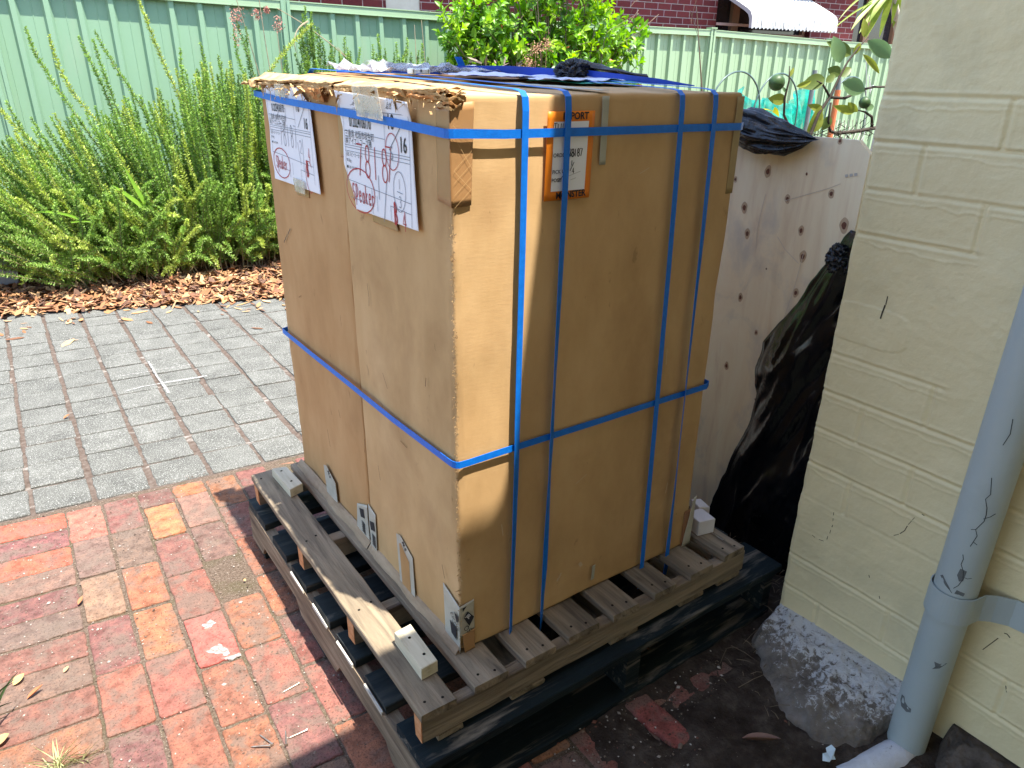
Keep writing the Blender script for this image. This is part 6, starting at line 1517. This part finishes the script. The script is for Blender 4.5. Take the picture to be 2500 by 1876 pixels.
root = thing('garden_stake', (5.83, 3.0, 0), 'orange handled stake with grey tip right of the teal netting', 'stake')
mb = MB(); mb.tube([(5.835, 3.0, 0), (5.825, 3.0, zz(1.05))], .026, 10); mb.build('handle', mat('orange_handle', [(.50, .14, .05), (.60, .18, .07)], 9, 3, rough=.5), root)
mb = MB(); mb.tube([(5.825, 3.0, zz(1.05)), (5.815, 3.0, zz(1.17))], [.020, .016], 10); mb.build('tip', bpy.data.materials['grey_stake'], root)
# wire mesh panel and white tie
mb = MB()
for i in range(9):
    mb.tube([(5.95+i*.07, 3.15, zz(.35)), (6.10+i*.07, 3.15, zz(.80-.02*i))], .004, 4); mb.tube([(6.15+i*.07, 3.15, zz(.35)), (5.98+i*.07, 3.15, zz(.78))], .004, 4)
tag(mb.build('wire_mesh', mat('pale_wire', [(.5, .5, .42), (.6, .6, .5)], 9, 3, rough=.5)), 'pale wire mesh guard low by the cream wall', 'wire mesh')
mb = MB(); mb.tube([(6.02, 2.9, zz(1.30)), (6.10, 2.9, zz(1.10)), (6.22, 2.9, zz(.70)), (6.26, 2.9, .3)], .004, 4)
for i in range(7): mb.tube([(6.12+.012*i, 2.9, zz(1.17-.02*i)), (6.19+.004*i, 2.9, zz(1.02+.012*i))], .004, 4)
tag(mb.build('string_tie', mat('white_string', [(.72, .74, .72)], rough=.7)), 'white string tie hanging from a thin line before the fence', 'string')
# ledge behind the plywood
mb = MB(); mb.box((1.30, .0, zz(.90)), (1.95, .06, zz(.955)), bev=.003); mb.box((1.30, .02, 0), (1.36, .05, zz(.90))); mb.box((1.88, .02, 0), (1.94, .05, zz(.90)))
tag(mb.build('timber_ledge', pine), 'tan timber ledge just behind the plywood top corner', 'ledge')

# ---- strappy tree top at the upper right
yuc = thing('yucca_tree', (4.85, 2.0, 0), 'strap leaved yucca hanging over at the top beside the cream wall', 'yucca')
yl_m = mat('strap_leaf', [(.16, .24, .035), (.26, .34, .05), (.36, .38, .08)], 4, 4, (1, 1, 3), rough=.4, transl=.35)
def strapleaves(items, parent, mt, name='leaf'):
    for a, b, bow, w in items:
        C = stem_curve(a, b, bow, 14); n = len(C); V = []; F = []
        T = np.gradient(C, axis=0); s = np.cross(T, [-.87, -.5, .2]); s /= np.linalg.norm(s, axis=1, keepdims=True)
        for i in range(n):
            t = i/(n-1); ww = w*(.55+.45*math.sin(min(t*2.2, math.pi/2)))*(1-t**3)/2+.0008
            V += [tuple(C[i]-s[i]*ww), tuple(C[i]+np.array([.006, .010, 0])*(1-t)), tuple(C[i]+s[i]*ww)]
            if i: k = i*3; F += [(k-3, k-2, k+1, k), (k-2, k-1, k+2, k+1)]
        link_mesh(name, V, F, mt, parent, smooth=True)
c0 = (4.68, 2.0, zz(1.78))
strapleaves([((4.62, 2.0, zz(1.72)), (4.26, 2.0, zz(1.445)), (-.02, 0, .05), .050), ((4.64, 2.0, zz(1.74)), (4.36, 2.0, zz(1.43)), (.0, 0, .02), .055), ((4.66, 2.0, zz(1.76)), (4.615, 2.0, zz(1.415)), (.0, 0, .0), .050), ((4.66, 2.02, zz(1.72)), (4.48, 2.02, zz(1.40)), (.0, 0, .02), .050),
             ((4.74, 2.0, zz(1.76)), (4.76, 2.0, zz(1.48)), (.03, 0, .0), .050), ((4.72, 2.0, zz(1.78)), (4.83, 2.0, zz(1.50)), (.05, 0, .0), .055), ((4.60, 2.0, zz(1.70)), (4.10, 2.0, zz(1.50)), (-.04, 0, .10), .016), ((4.62, 2.0, zz(1.66)), (4.02, 2.0, zz(1.42)), (-.03, 0, .06), .012),
             ((4.66, 2.0, zz(1.80)), (4.90, 2.0, zz(1.56)), (.08, 0, .05), .05), ((4.68, 2.03, zz(1.78)), (4.54, 2.03, zz(1.46)), (0, 0, 0), .045), ((4.66, 1.98, zz(1.74)), (4.42, 1.98, zz(1.50)), (-.04, 0, 0.02), .05), ((4.7, 1.98, zz(1.8)), (4.70, 1.98, zz(1.50)), (-.0, 0, 0.02), .045)], yuc, yl_m)
mb = MB(); mb.tube([(4.85, 2.0, 0), (4.88, 2.0, 1.0), (4.90, 2.0, zz(1.40)), (4.80, 2.0, zz(1.52)), (4.72, 2.0, zz(1.62)), (4.69, 2.0, zz(1.80))], [.05, .045, .035, .028, .025, .03], 10)
mb.build('trunk', mat('pale_yucca_bark', [(.40, .36, .30), (.55, .50, .44)], 20, 5, rough=.9, bump=.4, bscale=60), yuc, smooth=True)
# bare twigs before the awning
mb = MB(); r = np.random.default_rng(77)
for i in range(9):
    p = np.array([4.1+r.uniform(-.5, .3), 3.4, zz(1.5+r.uniform(-.02, .25))]); d = np.array([-.5+r.normal(0, .4), 0, -.35+r.normal(0, .4)]); 
    q = p+d*.35; mb.tube([tuple(p), tuple((p+q)/2+r.normal(0, .03, 3)), tuple(q)], [.0028, .002, .0012], 4)
mb.tube([(4.6, 3.4, 0), (4.5, 3.4, 1.2), (4.3, 3.4, zz(1.65))], [.01, .008, .003], 5)
tag(mb.build('bare_twigs', twm), 'thin bare twigs crossing before the white awning', 'twigs')
